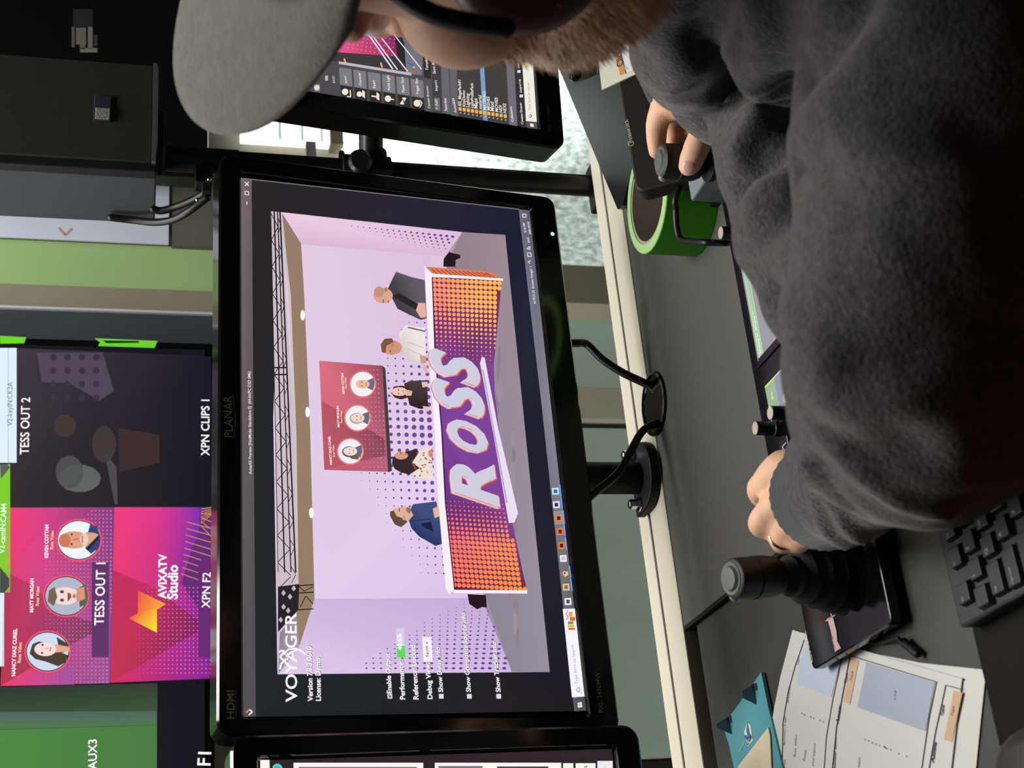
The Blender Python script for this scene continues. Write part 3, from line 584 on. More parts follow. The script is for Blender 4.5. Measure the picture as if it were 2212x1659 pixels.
# ------------------------------------------------------------------ the right-hand monitor
t, k = math.radians(-8), math.radians(-10)
rx = Vector((math.cos(t), math.sin(t), .0)); ru = Vector((-math.sin(t)*math.sin(k), math.cos(t)*math.sin(k), math.cos(k)))
rp0 = Plane(at_d(1159, 278, 1.475), rx, ru)    # lower left corner of its screen
RP = Plane(rp0.pt(.2635, .14825), rx, ru)
rm = monitor('right-hand monitor beyond the cap showing a content browser file list', RP, .527, .2965, (.0215, .0195, .0225, .030))
a = Art(RP, .0004); R = a.rect; Pq = a.poly
a.polyuv([(-.2635, -.14825), (.2635, -.14825), (.2635, .14825), (-.2635, .14825)], (78, 75, 80), 0)
Pq([(600, 120), (735, 134), (912, 162), (912, -120), (560, -120)], (42, 39, 41), 1)
Pq([(732, 134), (880, 160), (876, 143), (859, 124), (700, 112), (700, 126)], (62, 58, 60), 2)
Pq([(700, 116), (723, 113), (858, 123), (852, 78), (838, 30), (700, -60)], [(244, 100, 146), (238, 92, 144), (146, 40, 84), (120, 36, 90), (140, 44, 100), (240, 100, 150)], 2)
Pq([(876, 140), (880, 160), (912, 163), (912, 60), (860, 60), (873, 95)], [(120, 118, 126), (128, 126, 132), (116, 114, 122), (100, 98, 108), (80, 76, 84), (110, 106, 116)], 2)
for j in range(11):
    for i in range(11): a.disc((752+9.4*i+j*1.4, 104-8.5*j+i*1.6), 1.3, (246, 150, 150), 3, n=6)
for p, q, w_ in (((771, 40), (848, 150), 3), ((795, 65), (858, 151), 2.4), ((817, 74), (880, 155), 2.4), ((843, 66), (910, 150), 2)): a.line(p, q, w_, (238, 234, 255), 4)
a.path([(878, 136), (893, 142)], 2, (50, 60, 230), 4); a.disc((894, 146), 2.6, (140, 220, 60), 4); a.disc((896, 150), 2.2, (235, 50, 40), 5)
for q in ((743, 130), (822, 139)): a.line((q[0], q[1]-3), (q[0]+3, q[1]+7), 3.5, (240, 170, 140), 4)
Pq([(731, 133), (888, 158), (888, 164), (732, 139)], (190, 186, 186), 4)
for i, t_ in enumerate(('Actor', 'Character', 'Pawn', 'Point Light', 'Player Start', 'Trigger Box')):
    dx, dy = 30.9*i, 4.9*i
    Pq([(732+dx, 146+dy), (759+dx, 150+dy), (761+dx, 188+dy), (734+dx, 183+dy)], (126, 124, 130), 2); Pq([(735+dx, 185+dy), (761+dx, 189+dy), (762+dx, 214+dy), (737+dx, 209+dy)], (46, 43, 44), 2)
    L = {'Actor': 17, 'Character': 29, 'Pawn': 17, 'Point Light': 33, 'Player Start': 34, 'Trigger Box': 36}[t_]
    a.text(t_, (750+dx, 181+dy), (747+dx, 181+dy-L), (244, 238, 240), 3, .008)
    CR = (240, 230, 210)
    if i in (0, 1, 3): a.disc((745+dx, 199+dy), (7, 6, 6)[i % 3], CR, 3)
    if i == 0: a.path([(749, 209), (757, 210), (756, 195)], 2.4, CR, 3)
    if i in (1, 2): Pq([(751+dx, 190+dy), (757+dx, 194+dy), (757+dx, 208+dy), (751+dx, 204+dy)], CR, 3); a.line((740+dx, 198+dy), (752+dx, 200+dy), 3, CR, 3)
    if i == 3: a.line((750+dx, 200+dy), (758+dx, 201+dy), 2.4, CR, 3)
    if i == 4: Pq([(739+dx, 206+dy), (746+dx, 196+dy), (749+dx, 207+dy)], CR, 3); Pq([(744+dx, 192+dy), (754+dx, 192+dy), (750+dx, 200+dy), (754+dx, 206+dy)], CR, 3)
    if i == 5: a.disc((746+dx, 199+dy), 7.5, CR, 3); a.path([(752+dx, 192+dy), (757+dx, 199+dy), (752+dx, 208+dy)], 2, CR, 3)
a.text('BASIC', (723, 180), (722, 164), (210, 206, 206), 3, .01); R(702, 164, 708, 175, (196, 188, 170), 3); Pq([(678, 184), (690, 182), (691, 198), (679, 198)], (130, 126, 126), 3); a.disc((684, 190), 6, (220, 216, 212), 4)
for q, c in (([(913, 110), (931, 108), (930, 172), (916, 168)], (46, 42, 42)), ([(914, 169), (931, 172), (936, 246), (918, 243)], (84, 82, 86)), ([(931, 108), (951, 108), (957, 246), (937, 246)], (66, 63, 64)), ([(951, 108), (967, 108), (973, 248), (955, 244)], (104, 102, 108)),
             ([(970, 108), (984, 108), (990, 253), (974, 250)], (100, 98, 104)), ([(985, 108), (1091, 108), (1099, 272), (991, 254)], (68, 64, 64)), ([(1034, 108), (1043, 108), (1053, 262), (1043, 260)], (124, 168, 206)),
             ([(1092, 108), (1108, 110), (1117, 274), (1100, 271)], (112, 110, 116)), ([(1110, 110), (1126, 112), (1135, 276), (1118, 274)], (52, 49, 51)), ([(1126, 110), (1149, 112), (1159, 264), (1136, 262)], (240, 238, 226)), ([(1137, 263), (1159, 265), (1161, 279), (1138, 277)], (86, 84, 86))): Pq(q, c, 2)
a.text('Template Links', (925, 153), (920, 102), (236, 230, 228), 3, .01); a.text('Content Browser', (929, 235), (924, 186), (224, 220, 222), 3, .012); Pq([(937, 211), (949, 212), (951, 240), (939, 239)], (112, 110, 114), 3)
a.text('+ Add', (946, 237), (944, 216), (214, 220, 180), 4, .015); a.text('Import', (945, 197), (943, 174), (206, 222, 232), 3, .015); a.text('Save All', (941, 160), (938, 133), (236, 232, 232), 3, .012); a.disc((937, 121), 4, (226, 214, 190), 3)
a.text('Favorites', (966, 240), (963, 213), (246, 240, 246), 3, .012); a.text('Avixa2024', (986, 244), (981, 213), (240, 236, 240), 3, .012)
for i, (t_, L) in enumerate((('IES_MegaPack01', 56), ('KiteDemo', 35), ('Lighting', 30), ('LightProfilePack', 54), ('Maps', 22), ('material', 30), ('MATERIALS', 40), ('MESHES', 30), ('Mod', 20), ('MOVIES', 31), ('NDI', 15), ('NDI2', 21))):
    x, y = 997+8.85*i, 231+1.4*i
    a.text(t_, (x-1, y-1), (x-2.2, y-1-L), (244, 236, 226), 4, .015); Pq([(x-7, y+1), (x-.5, y+1.5), (x, y+9), (x-6.5, y+8.6)], (240, 180, 90), 4); Pq([(x-5, y+14), (x-2, y+11), (x-1, y+15)], (196, 190, 186), 4)
a.text('Collections', (1109, 264), (1105, 231), (242, 238, 240), 3, .015); a.text('Content Drawer', (1130, 269), (1126, 222), (240, 236, 238), 3, .015); a.text('Output Log', (1127, 201), (1123, 172), (240, 236, 238), 3, .015); a.text('Cmd', (1122, 148), (1120, 137), (240, 236, 238), 3, .015)
for q in ((1126, 208), (1121, 155)): R(q[0]-4, q[1]-3, q[0]+3, q[1]+3, (230, 226, 228), 3)
a.disc((1098, 131), 4, (220, 206, 216), 3); a.text('Type here to search', (1146, 240), (1143, 180), (128, 126, 112), 3, -.003); a.path([(1141, 252), (1146, 247), (1148, 252), (1143, 255), (1149, 249)], 1.4, (120, 116, 104), 3)
a.disc((1138, 144), 4.5, (240, 206, 60), 3, n=5); Pq([(1144, 267), (1152, 268), (1153, 275), (1145, 274)], (236, 232, 232), 3)
a.build('screen', SCREEN, rm)
fp2 = Plane(RP.pt(0, 0, .0042), rx, ru); a = Art(fp2, .0004)
a.text('PXL 2430MW', (1191, 285), (1186, 225), (108, 110, 104), 1, .004); a.build('model_mark', INK, rm)
# ------------------------------------------------------------------ the left-hand monitor, cut by the frame
lx = Vector((math.cos(math.radians(2)), math.sin(math.radians(2)), 0)); lu = Vector((0, -.06, .998))
l0 = Plane(at_d(950, 1645, 1.10), lx, lu)
tr, br = l0.uv((562, 1643)), l0.uv((1324, 1642)); lh = tr.y-br.y; lw = lh*16/9
LP = Plane(l0.pt(tr.x-lw/2, (tr.y+br.y)/2), lx, lu)
lm = monitor('left-hand monitor with bright white browser windows at the left edge of the desk', LP, lw, lh, (.018, .0185, .0225, .024))
a = Art(LP, .0004); R = a.rect
a.polyuv([(-lw/2, -lh/2), (lw/2, -lh/2), (lw/2, lh/2), (-lw/2, lh/2)], (44, 34, 40), 0)
WH = (255, 250, 240)
for q, c in (((562, 1642, 582, 1800), WH), ((634, 1648, 914, 1900), WH), ((645, 1657, 900, 1900), (112, 96, 150)), ((939, 1648, 1212, 1900), WH), ((947, 1655, 1042, 1900), (120, 112, 150)), ((1073, 1656, 1184, 1900), (80, 50, 96)), ((1216, 1649, 1238, 1900), WH), ((1243, 1649, 1286, 1900), WH), ((1290, 1644, 1323, 1900), (240, 236, 244))): R(*q, c, 1 if c in (WH, (240, 236, 244)) else 2)
a.disc((599, 1661), 11, (90, 220, 190), 1); a.disc((599, 1661), 7, (80, 160, 230), 2); a.path([(1264, 1659), (1262, 1656), (1268, 1655), (1266, 1659)], 1.5, (90, 80, 90), 3); a.text('xt', (1308, 1659), (1307, 1654), (190, 186, 186), 3)
a.build('screen', SCREEN, lm)
# ------------------------------------------------------------------ desk mount under the middle monitor
bp = at_z(1396, 1040, DZ+.006); mt = thing('monitor_mount', 'black clamped post with half-round foot holding the centre monitor on the back rail', 'monitor stand', (bp.x, bp.y, DZ+.002))
pb = at_z(1390, 1033, DZ+.006); rp_ = .0165
build('post', MB().lathe((pb.x, pb.y, DZ+.004), (0, 0, 1), [(0, rp_), (.3, rp_)], 28), MATTE, mt, smooth=40)
o_ = [Vector((pb.x+.036*math.cos(q), pb.y-.004-.034*math.sin(q), DZ+.002)) for q in [PI*i/16 for i in range(17)]]
o_ += [Vector((pb.x-.036, pb.y+.02, DZ+.002)), Vector((pb.x+.036, pb.y+.02, DZ+.002))]
build('foot_plate', MB().prism(o_, (0, 0, .010)), MATTE, mt, bevel=.002)
for s in (-1, 1):
    bmb = MB().lathe((pb.x+s*.027, pb.y+.004, DZ+.012), (0, 0, 1), [(0, .0078), (.002, .0078), (.0045, .0055), (.011, .0055), (.0125, .004)], 6)
    build('bolt', bmb, METAL, mt, bevel=.0006)
build('arm', MB().box((pb.x, pb.y-.010, DZ+.29), (.07, .03, .07)), MATTE, mt, bevel=.004)
# ================================================================== console desk
DL = DZ-.007; SX = .340
desk = thing('console_desk', 'grey laminate console desk with a pale back rail and black cable grommet', 'desk', (.6, .9, 0))
yb = at_z(1349, 477, DZ).y; yg1 = at_z(1303+7, 430, DZ).y; yg0 = at_z(1303, 423, DZ).y; ye = at_z(1281, 400, DZ).y
build('worktop', MB().box(((SX+2.0)/2, (.52+yb)/2, DZ-.016), (2.0-SX, yb-.52, .032)), DESK, desk, bevel=.0015)
build('worktop', MB().box(((SX-.9)/2, (.52+yb-.014)/2, DL-.014), (SX+.9, yb-.014-.52, .028)), mat('shaded_laminate', (60, 61, 57), .55, .35, noise_amt=.13, noise_scale=420, bump=.06, bump_scale=500), desk, bevel=.0015)  # same laminate darkened in place of the operator's shade
build('seam_strip', MB().box((SX-.001, (.52+yb)/2, DZ-.007), (.004, yb-.52, .0135)), MATTE, desk)
build('back_rail', MB().box((.55, (yb+yg1)/2, DZ-.012), (2.9, yg1-yb, .026)), ALU, desk, bevel=.001)
build('back_rail', MB().box((.55, (yg0+ye)/2, DZ-.013), (2.9, ye-yg0, .026)), ALU, desk, bevel=.001)
build('rail_groove', MB().box((.55, (yg1+yg0)/2, DZ-.018), (2.9, abs(yg0-yg1), .02)), mat('groove_dark', (70, 70, 64), .7, .2), desk)
for x in (-.8, 1.85):
    build('leg_frame', MB().box((x, .86, .36), (.05, .75, .70)), MATTE, desk, bevel=.004)
g = at_z(1420, 866, DZ)
build('cable_grommet', MB().lathe((g.x, yb-.010, DZ+.0004), (0, 0, 1), [(0, .034), (.0022, .033), (.003, .030), (.0012, .029), (.001, 0)], 32), GLOSS, desk, smooth=40)
# ------------------------------------------------------------------ cables
def cable(label, path, r, cat='cable', name='cable', m=RUBBER):
    cu = []
    P = [Vector(p) for p in path]
    for i in range(len(P)-1):                  # Catmull-Rom
        p0, p1, p2, p3 = P[max(i-1, 0)], P[i], P[i+1], P[min(i+2, len(P)-1)]
        for k in range(8):
            t = k/8; cu.append(.5*((2*p1)+(p2-p0)*t+(2*p0-5*p1+4*p2-p3)*t*t+(3*p1-p0-3*p2+p3)*t**3))
    cu.append(P[-1])
    o = build(name, MB().tube(cu, r, 10), m, smooth=60, loc=P[0]); return tag(o, label, cat)
yc = 1.245
cable('black cable arching from the centre monitor down to the right end of the grommet', [at_y(1215, 742, 1.236), at_y(1246, 741, 1.24), at_y(1268, 744, 1.245), at_y(1300, 775, 1.24), at_y(1345, 805, 1.235), at_y(1400, 832, 1.228), Vector((g.x+.010, yb-.012, DZ-.004))], .0043)
cable('black cable looping from behind the post to the left end of the grommet', [at_y(1265, 1082, 1.225), at_y(1290, 1060, 1.225), at_y(1335, 1022, 1.225), at_y(1362, 975, 1.225), at_y(1385, 935, 1.225), at_y(1405, 920, 1.223), at_y(1425, 914, 1.222), Vector((g.x-.020, yb-.012, DZ-.004))], .0040)
# ------------------------------------------------------------------ pole with clamp, loudspeaker on top
p0 = Vector((.904, 1.336, .62)); p1 = Vector((.908, 1.336, 1.236))
pole = thing('monitor_pole', 'tall black pole behind the right end of the centre monitor carrying a clamp', 'pole', p0)
build('tube', MB().tube([p0, p1+(p0-p1)*.12], .0128, 24, cap=False), BLACK, pole, smooth=40)
build('sleeve', MB().tube([p1+(p0-p1)*.128, p1], .0142, 24, cap=False), BLACK, pole, smooth=40)
build('desk_clamp', MB().box((.904, 1.334, .70), (.06, .034, .09)), MATTE, pole, bevel=.003)
def on_pole(px): return at_y(px, 352, 1.336)
ca = on_pole(770); cb = on_pole(840)
build('clamp_collar', MB().tube([Vector((.906, 1.336, ca.z+.018)), Vector((.906, 1.336, cb.z))], .0185, 24, cap=False), MATTE, pole, smooth=40, bevel=.001)
kn = at_y(778, 348, 1.31); dirn = Vector((-.35, -.9, .1)).normalized()
build('clamp_knob', MB().lathe(kn, -dirn, [(-.004, .010), (0, .0135), (.010, .0135), (.014, .008), (.028, .006)], 20), BLACK, pole, smooth=40)
build('clamp_lever', MB().tube([at_y(822, 352, 1.325), at_y(822, 332, 1.325)], .0075, 14), BLACK, pole, smooth=50)
build('clamp_pin', MB().tube([at_y(738, 350, 1.33), at_y(738, 331, 1.33)], .0035, 10), BLACK, pole, smooth=50)
build('arm', MB().tube([Vector((.906, 1.336, at_y(800, 350, 1.336).z)), Vector((1.02, 1.30, at_y(800, 350, 1.336).z)), RP.pt(0, .02, -.056)], .014, 14), BLACK, pole, smooth=50)
build('cable_tie', MB().box(at_y(446, 414, 1.325), (.012, .02, .010)), MATTE, pole, bevel=.001)
build('cable_tie', MB().box(at_y(440, 386, 1.330), (.022, .02, .018)), MATTE, pole, bevel=.001)
for q in ((427, 432), (452, 388)): build('tie_screw', MB().ell(at_y(q[0], q[1], 1.313), (.0025, .0025, .0025), seg=10, rg=6), METAL, pole)
sy = 1.30
fbl = at_y(336, 362, sy); fbr = at_y(345, 141, sy); sb = (fbl.z+fbr.z)/2; dep = .092; side = .0  # front face looks along -y
sx0, sx1 = fbl.x-.006, fbr.x
spk = thing('loudspeaker', 'black loudspeaker with perforated grille standing on the pole at the upper right', 'speaker', ((sx0+sx1)/2, sy+dep/2, sb))
xl = sx0
build('cabinet', MB().box(((sx0+sx1)/2, sy+.012+dep/2, sb+.17), (sx1-sx0, dep, .34)), mat('cabinet_grey', (64, 70, 74), .55, .35, noise_amt=.05, noise_scale=12), spk, bevel=.002)
build('front_frame', MB().box(((sx0+sx1)/2, sy+.006, sb+.17), (sx1-sx0+.001, .014, .34)), mat('frame_black', (24, 25, 26), .5, .4), spk, bevel=.002)
def grille_mat():
    m = bpy.data.materials.new('perforated_grille'); m.use_nodes = True; nt = m.node_tree; b = nt.nodes['Principled BSDF']
    tc = nt.nodes.new('ShaderNodeTexCoord'); v = nt.nodes.new('ShaderNodeTexVoronoi'); v.inputs['Scale'].default_value = 420; v.inputs['Randomness'].default_value = .1
    nt.links.new(tc.outputs['Object'], v.inputs['Vector'])
    r = nt.nodes.new('ShaderNodeValToRGB'); r.color_ramp.elements[0].color = (*lin((8, 8, 7)), 1); r.color_ramp.elements[0].position = .35; r.color_ramp.elements[1].color = (*lin((50, 50, 44)), 1); r.color_ramp.elements[1].position = .55
    nt.links.new(v.outputs['Distance'], r.inputs[0]); nt.links.new(r.outputs[0], b.inputs['Base Color']); b.inputs['Roughness'].default_value = .55
    return m
build('grille', MB().box(((sx0+sx1)/2+.002, sy-.002, sb+.17), (sx1-sx0-.014, .006, .328)), grille_mat(), spk, bevel=.001)
build('base_strip', MB().box(((sx0+sx1)/2+.003, sy-.003, sb+.0035), (sx1-sx0-.012, .008, .0045)), mat('steel_strip', (112, 110, 108), .4, metal=.3), spk)
l0_, l1_ = at_y(239, 263, sy-.006), at_y(204, 206, sy-.006)
build('logo_plate', MB().box((l0_+l1_)/2, (abs(l1_.x-l0_.x), .003, abs(l1_.z-l0_.z))), mat('logo_violet', (74, 72, 88), .35, metal=.4), spk, bevel=.0008)
lc = (l0_+l1_)/2
build('logo_face', MB().box((l0_.x+abs(l1_.x-l0_.x)*.25, lc.y-.0014, lc.z-.0004), (abs(l1_.x-l0_.x)*.44, .003, abs(l1_.z-l0_.z)*.84)), mat('logo_silver', (205, 200, 196), .35, metal=.5, bump=.4, bump_scale=500), spk, bevel=.0006)
build('mount_plate', MB().box((p1.x+.022, 1.340, sb-.003), (.05, .05, .006)), MATTE, spk)
cable('upper of two black cables running from the loudspeaker to the pole', [at_y(331, 452, 1.37), at_y(350, 455, 1.37), at_y(385, 445, 1.36), at_y(420, 430, 1.34), at_y(446, 415, 1.325)], .0042)
cable('lower black cable bulging below the loudspeaker and curving to the pole', [at_y(240, 470, 1.385), at_y(285, 475, 1.385), at_y(335, 480, 1.375), at_y(375, 474, 1.36), at_y(410, 455, 1.34), at_y(446, 428, 1.325)], .0042)
# ------------------------------------------------------------------ black laptop on the right, papers behind it
zt = DZ+.024
A_, B_ = at_z(1338, 464, zt), at_z(1226, 195, zt); u_ = (B_-A_).normalized(); v_ = Vector((u_.y, -u_.x, 0))
q_ = [A_+v_*.012, A_+u_*.010, A_+u_*.36, A_+u_*.36+v_*.24, A_+v_*.24]
lap = thing('laptop', 'closed black laptop lying at an angle behind the button pad', 'laptop', A_+u_*.18+v_*.12-Vector((0, 0, .023)))
build('lid', MB().prism(q_, (0, 0, -.0085)), BLACK, lap, bevel=.001)
build('base', MB().prism([p-Vector((0, 0, .0105)) for p in q_], (0, 0, -.012)), BLACK, lap, bevel=.001)
def leaning(name, label, cat, pts, dist, col, th=.0012):
    P = Plane(at_d(*pts[0], dist), (1, .0, 0), (0, .83, .55)); mb = MB()
    mb.prism([P.hit(*p) for p in pts], P.n*-th); t = thing(name, label, cat, P.hit(*pts[0])); build('sheet', mb, mat(name+'_stock', col, .7, .2), t); return t, P
t1, P1 = leaning('reference_card', 'pale green card leaning behind the laptop below the right monitor', 'card', [(1238, 182), (1293, 158), (1290, 20), (1225, 20)], 1.55, (186, 190, 158))
b_ = P1.hit(1245, 163)
tag(build('magnet', MB().lathe(b_, P1.n, [(0, .0075), (.004, .0072), (.006, .004)], 20), GLOSS, smooth=40, loc=b_), 'round black magnet on the corner of the pale green card', 'magnet')
t2, P2 = leaning('leaflet', 'white leaflet with an orange banner reading ClickUp leaning on the laptop', 'leaflet', [(1300, 194), (1363, 164), (1420, 140), (1400, 0), (1280, 30)], 1.222, (196, 196, 176))
a = Art(P2, .0003); a.poly([(1325, 91), (1335, 95), (1352, 158), (1340, 163)], (196, 130, 72), 1); a.line((1335, 90), (1353, 160), 1.2, (50, 46, 40), 2); a.text('ClickUp', (1348, 139), (1336, 88), (34, 34, 30), 3, .02, 1.2); a.disc((1353, 147), 4, (150, 178, 196), 2)
a.poly([(1337, 90), (1390, 70), (1400, 140), (1354, 158)], (206, 208, 206), 1); a.build('print', PAPER, t2)
# ------------------------------------------------------------------ button pad on its stand
bx, by = Vector((1, .02, 0)).normalized(), Vector((-.01, .565, .825)).normalized()
BP0 = Plane(at_d(1372, 408, 1.245), bx, by)
kw = Plane(BP0.O, bx, by)
c_tl = kw.uv((1374, 418)); W_, H_ = .134, .088
BP = Plane(kw.pt(c_tl.x+W_/2, c_tl.y-H_/2), bx, by)
pad = thing('button_pad', 'black programmable button pad tilted on its stand under the right hand', 'controller', BP.pt(0, -H_/2, -.02))
mb = MB(); ol = rrect(W_, H_, .009, 5)
mb.prism([BP.pt(u, v, -.018) for u, v in ol], BP.n*.018); build('body', mb, mat('pad_black', (40, 37, 33), .5, .35), pad, bevel=.0022)
ktl = BP.uv((1365, 268))
def kuv(px, py): return BP.uv((px, py))
k0 = kuv(1366, 378); dx_ = (kuv(1359, 217)-kuv(1372, 378)).x/3
for j in range(3):
    for i in range(5):
        u = k0.x+.0008+dx_*.45+i*dx_; v = H_/2-.0185-dx_*.46-j*dx_
        if u+dx_*.4 > W_/2 or v-dx_*.4 < -H_/2: continue
        kb = MB(); kb.prism([BP.pt(u+x, v+y, -.0006) for x, y in rrect(dx_*.80, dx_*.80, .002, 3)], BP.n*.0016); build('button', kb, mat('button_glass', (46, 41, 38), .3, .5), pad, bevel=.0004)
a = Art(BP, .0003); a.text('STREAM DECK', (1366, 301), (1356.5, 258), (196, 204, 176), 1, .02, 1.15)
a.path([(1363+6*math.cos(q), 310+5.6*math.sin(q)) for q in [2*PI*k/14 for k in range(15)]], 1.5, (190, 198, 172), 1); a.path([(1361, 312), (1361, 307), (1366, 309)], 1.3, (190, 198, 172), 1)
a.build('marking', INK, pad)
sb_ = BP.pt(0, 0, -.02)
build('stand', MB().prism([BP.pt(-.05, .03, -.019), BP.pt(.05, .03, -.019), Vector((BP.pt(.05, .03, -.07).x, BP.pt(.05, .03, 0).y+.03, DZ)), Vector((BP.pt(-.05, .03, 0).x, BP.pt(-.05, .03, 0).y+.03, DZ))], BP.n*.004), BLACK, pad)
build('foot', MB().box(Vector((BP.pt(0, 0, 0).x, BP.pt(0, -H_/2, 0).y+.03, DZ+.004)), (.12, .09, .008)), BLACK, pad, bevel=.001)
# ------------------------------------------------------------------ roll of tape
tc_ = at_z(1398, 426, DZ+.050); tc_.z = DZ
tape = thing('tape_roll', 'roll of bright green cloth tape lying on the desk beneath the button pad', 'tape', tc_)
RO, RI = .0535, .0445
build('tape', MB().lathe(tc_, (0, 0, 1), [(.0005, RI), (.0005, RO), (.0500, RO), (.0505, RO-.0006), (.0505, RI)], 56, True), mat('green_tape', (72, 168, 36), .6, .3, noise_amt=.05, noise_scale=300), tape, smooth=40)
for p in tape.children[0].data.polygons: pass
build('tape_edge', MB().lathe(tc_+Vector((0, 0, .0503)), (0, 0, 1), [(0, RI), (0, RO-.0003), (.0006, RO-.0006), (.0006, RI)], 56, True), mat('tape_edge_pale', (170, 214, 140), .6, .3), tape, smooth=30)
core = MB(); n = 56
pr = [(.0005, RI), (.0500, RI), (.0500, RI-.003), (.0005, RI-.003)]
vs = []; fs = []
for h, r in pr: vs += [tc_+Vector((r*math.cos(2*PI*k/n), r*math.sin(2*PI*k/n), h)) for k in range(n)]
for i in range(4):
    for k in range(n): fs.append((i*n+k, i*n+(k+1) % n, ((i+1) % 4)*n+(k+1) % n, ((i+1) % 4)*n+k))
core.add(vs, fs); build('core', core, mat('cardboard', (168, 158, 146), .8, .2), tape, smooth=40)
a = Art(Plane(tc_+Vector((0, RI-.0034, 0)), (1, 0, 0), (0, 0, 1)))
a.text('GAFF', (1399, 445), (1399, 412), (40, 38, 40), 1, .02); a.path([(1397, 452), (1401, 447), (1405, 451), (1402, 456), (1397, 452)], 2.2, (48, 44, 60), 1); a.build('core_print', INK, tape)
a = Art(Plane(tc_+Vector((-RI+.0036, 0, 0)), (.25, .97, 0), (0, 0, 1)))
for q in ((1394, 498), (1399, 500)): a.line((q[0], q[1]), (q[0]+3, q[1]+10), 2, (40, 38, 40), 1)
a.build('core_print', INK, tape)
# ------------------------------------------------------------------ camera control panel
PZ = DZ+.022; py0, py1 = .70, at_z(1610, 725, PZ).y; px0, px1 = at_z(1700, 1030, PZ).x, 1.02
panel_ = thing('control_panel', 'wide black control panel with lit touch displays and knobs under the left sleeve', 'control panel', ((px0+px1)/2, (py0+py1)/2, DZ))
build('body', MB().box(((px0+px1)/2, (py0+py1)/2, DZ+.011), (px1-px0, py1-py0, .022)), GLOSS, panel_, bevel=.002)
TP = Plane((0, 0, PZ), (1, 0, 0), (0, 1, 0))
def touch(corner_l, corner_r, depth):
    a0, a1 = TP.hit(*corner_l), TP.hit(*corner_r); y = (a0.y+a1.y)/2; x0_, x1_ = a0.x, a1.x; m_ = .006
    mb = MB(); mb.prism([Vector((x0_-m_+u, y+m_+v, PZ-.0005)) for u, v in ((0, 0), (0, -depth-2*m_), (x1_-x0_+2*m_, -depth-2*m_), (x1_-x0_+2*m_, 0))][::-1], (0, 0, .0022)); o = build('touch_display', mb, GLOSS, panel_, bevel=.0008)
    return o, x0_, x1_, y
o1, xa_, xb_, yy = touch((1643, 775), (1604, 562), .075)
LP_ = Plane((xa_, yy, PZ+.0018), (1, 0, 0), (0, 1, 0)); a = Art(LP_)
wd = xb_-xa_
a.polyuv([(0, 0), (wd, 0), (wd, -.075), (0, -.075)], (150, 150, 164), 1)
a.polyuv([(0, 0), (wd, 0), (wd, -.009), (0, -.009)], [(196, 222, 196), (176, 206, 190), (140, 178, 150), (160, 190, 160)], 2)
a.polyuv([(0, -.009), (wd, -.009), (wd, -.0102), (0, -.0102)], (196, 232, 110), 3); a.polyuv([(-.0015, .0016), (wd, .0016), (wd, .0008), (-.0015, .0008)], (180, 190, 180), 2)
vs_, fs_ = glyphs('Positions_01_Wireless 11', .02); s_ = .038/max(v.x for v in vs_)
a.raw([(.002+v.x*s_, -.0072+v.y*s_) for v in vs_], fs_, lin((240, 255, 220)), 4)
a.build('picture', SCREEN, o1)
o2, xa2, xb2, y2 = touch((1672, 918), (1657, 835), .05)
a = Art(Plane((xa2, y2, PZ+.0018), (1, 0, 0), (0, 1, 0))); wd = xb2-xa2
a.polyuv([(0, 0), (wd, 0), (wd, -.05), (0, -.05)], (140, 146, 160), 1); a.polyuv([(0, 0), (wd, 0), (wd, -.018), (0, -.018)], (156, 178, 142), 2); a.polyuv([(wd-.0014, 0), (wd, 0), (wd, -.02), (wd-.0014, -.02)], (206, 232, 90), 3); a.polyuv([(wd-.0012, -.02), (wd, -.02), (wd, -.05), (wd-.0012, -.05)], (206, 214, 206), 3)
vs_, fs_ = glyphs('S/16', .02); s_ = .006/max(v.x for v in vs_)
a.raw([(.018+v.x*s_, -.0105+v.y*s_) for v in vs_], fs_, lin((240, 255, 210)), 4)
a.build('picture', SCREEN, o2)
def knob(px, py, cap, nm='knob'):
    c = at_z(px, py, PZ+.0185); b = Vector((c.x, c.y, PZ-.0005))
    k = build(nm, MB().lathe(b, (0, 0, 1), [(0, .0066), (.004, .0066), (.0045, .0058), (.0175, .0056), (.0188, .0050)], 28), BLACK, panel_, smooth=40)
    build('knob_cap', MB().lathe(b+Vector((0, 0, .0186)), (0, 0, 1), [(0, .0052), (.0007, .0051)], 28), cap, k, smooth=40)
CAPM = mat('knob_cap_grey', (178, 168, 154), .5, .3)
for q in ((1631.6, 925), (1664, 892), (1698, 858), (1557, 503)): knob(*q, CAPM)
nb = TP.hit(1700, 968)
build('push_button', MB().box((nb.x, nb.y, PZ+.001), (.016, .016, .003)), GLOSS, panel_, bevel=.0008)
a = Art(Plane((nb.x, nb.y, PZ+.0028), (1, 0, 0), (0, 1, 0))); a.path([(1694, 974), (1690, 965), (1698, 956)], 2, (170, 166, 196), 1); a.build('icon', INK, panel_)
a = Art(Plane((0, 0, PZ+.0004), (1, 0, 0), (0, 1, 0))); a.path([(1579, 436), (1581, 444), (1586, 436), (1578, 430), (1579, 436)], 1.5, (90, 90, 92), 1); a.build('icon', INK, panel_)
gb = at_z(1532, 418, PZ+.016)
tag(build('adapter', MB().box((gb.x+.014, gb.y-.012, PZ+.016), (.040, .034, .032)), mat('adapter_grey', (112, 124, 128), .6, .3), bevel=.002, loc=(gb.x+.014, gb.y-.012, PZ+.016)), 'small grey adapter box on the control panel next to the green tape', 'adapter')
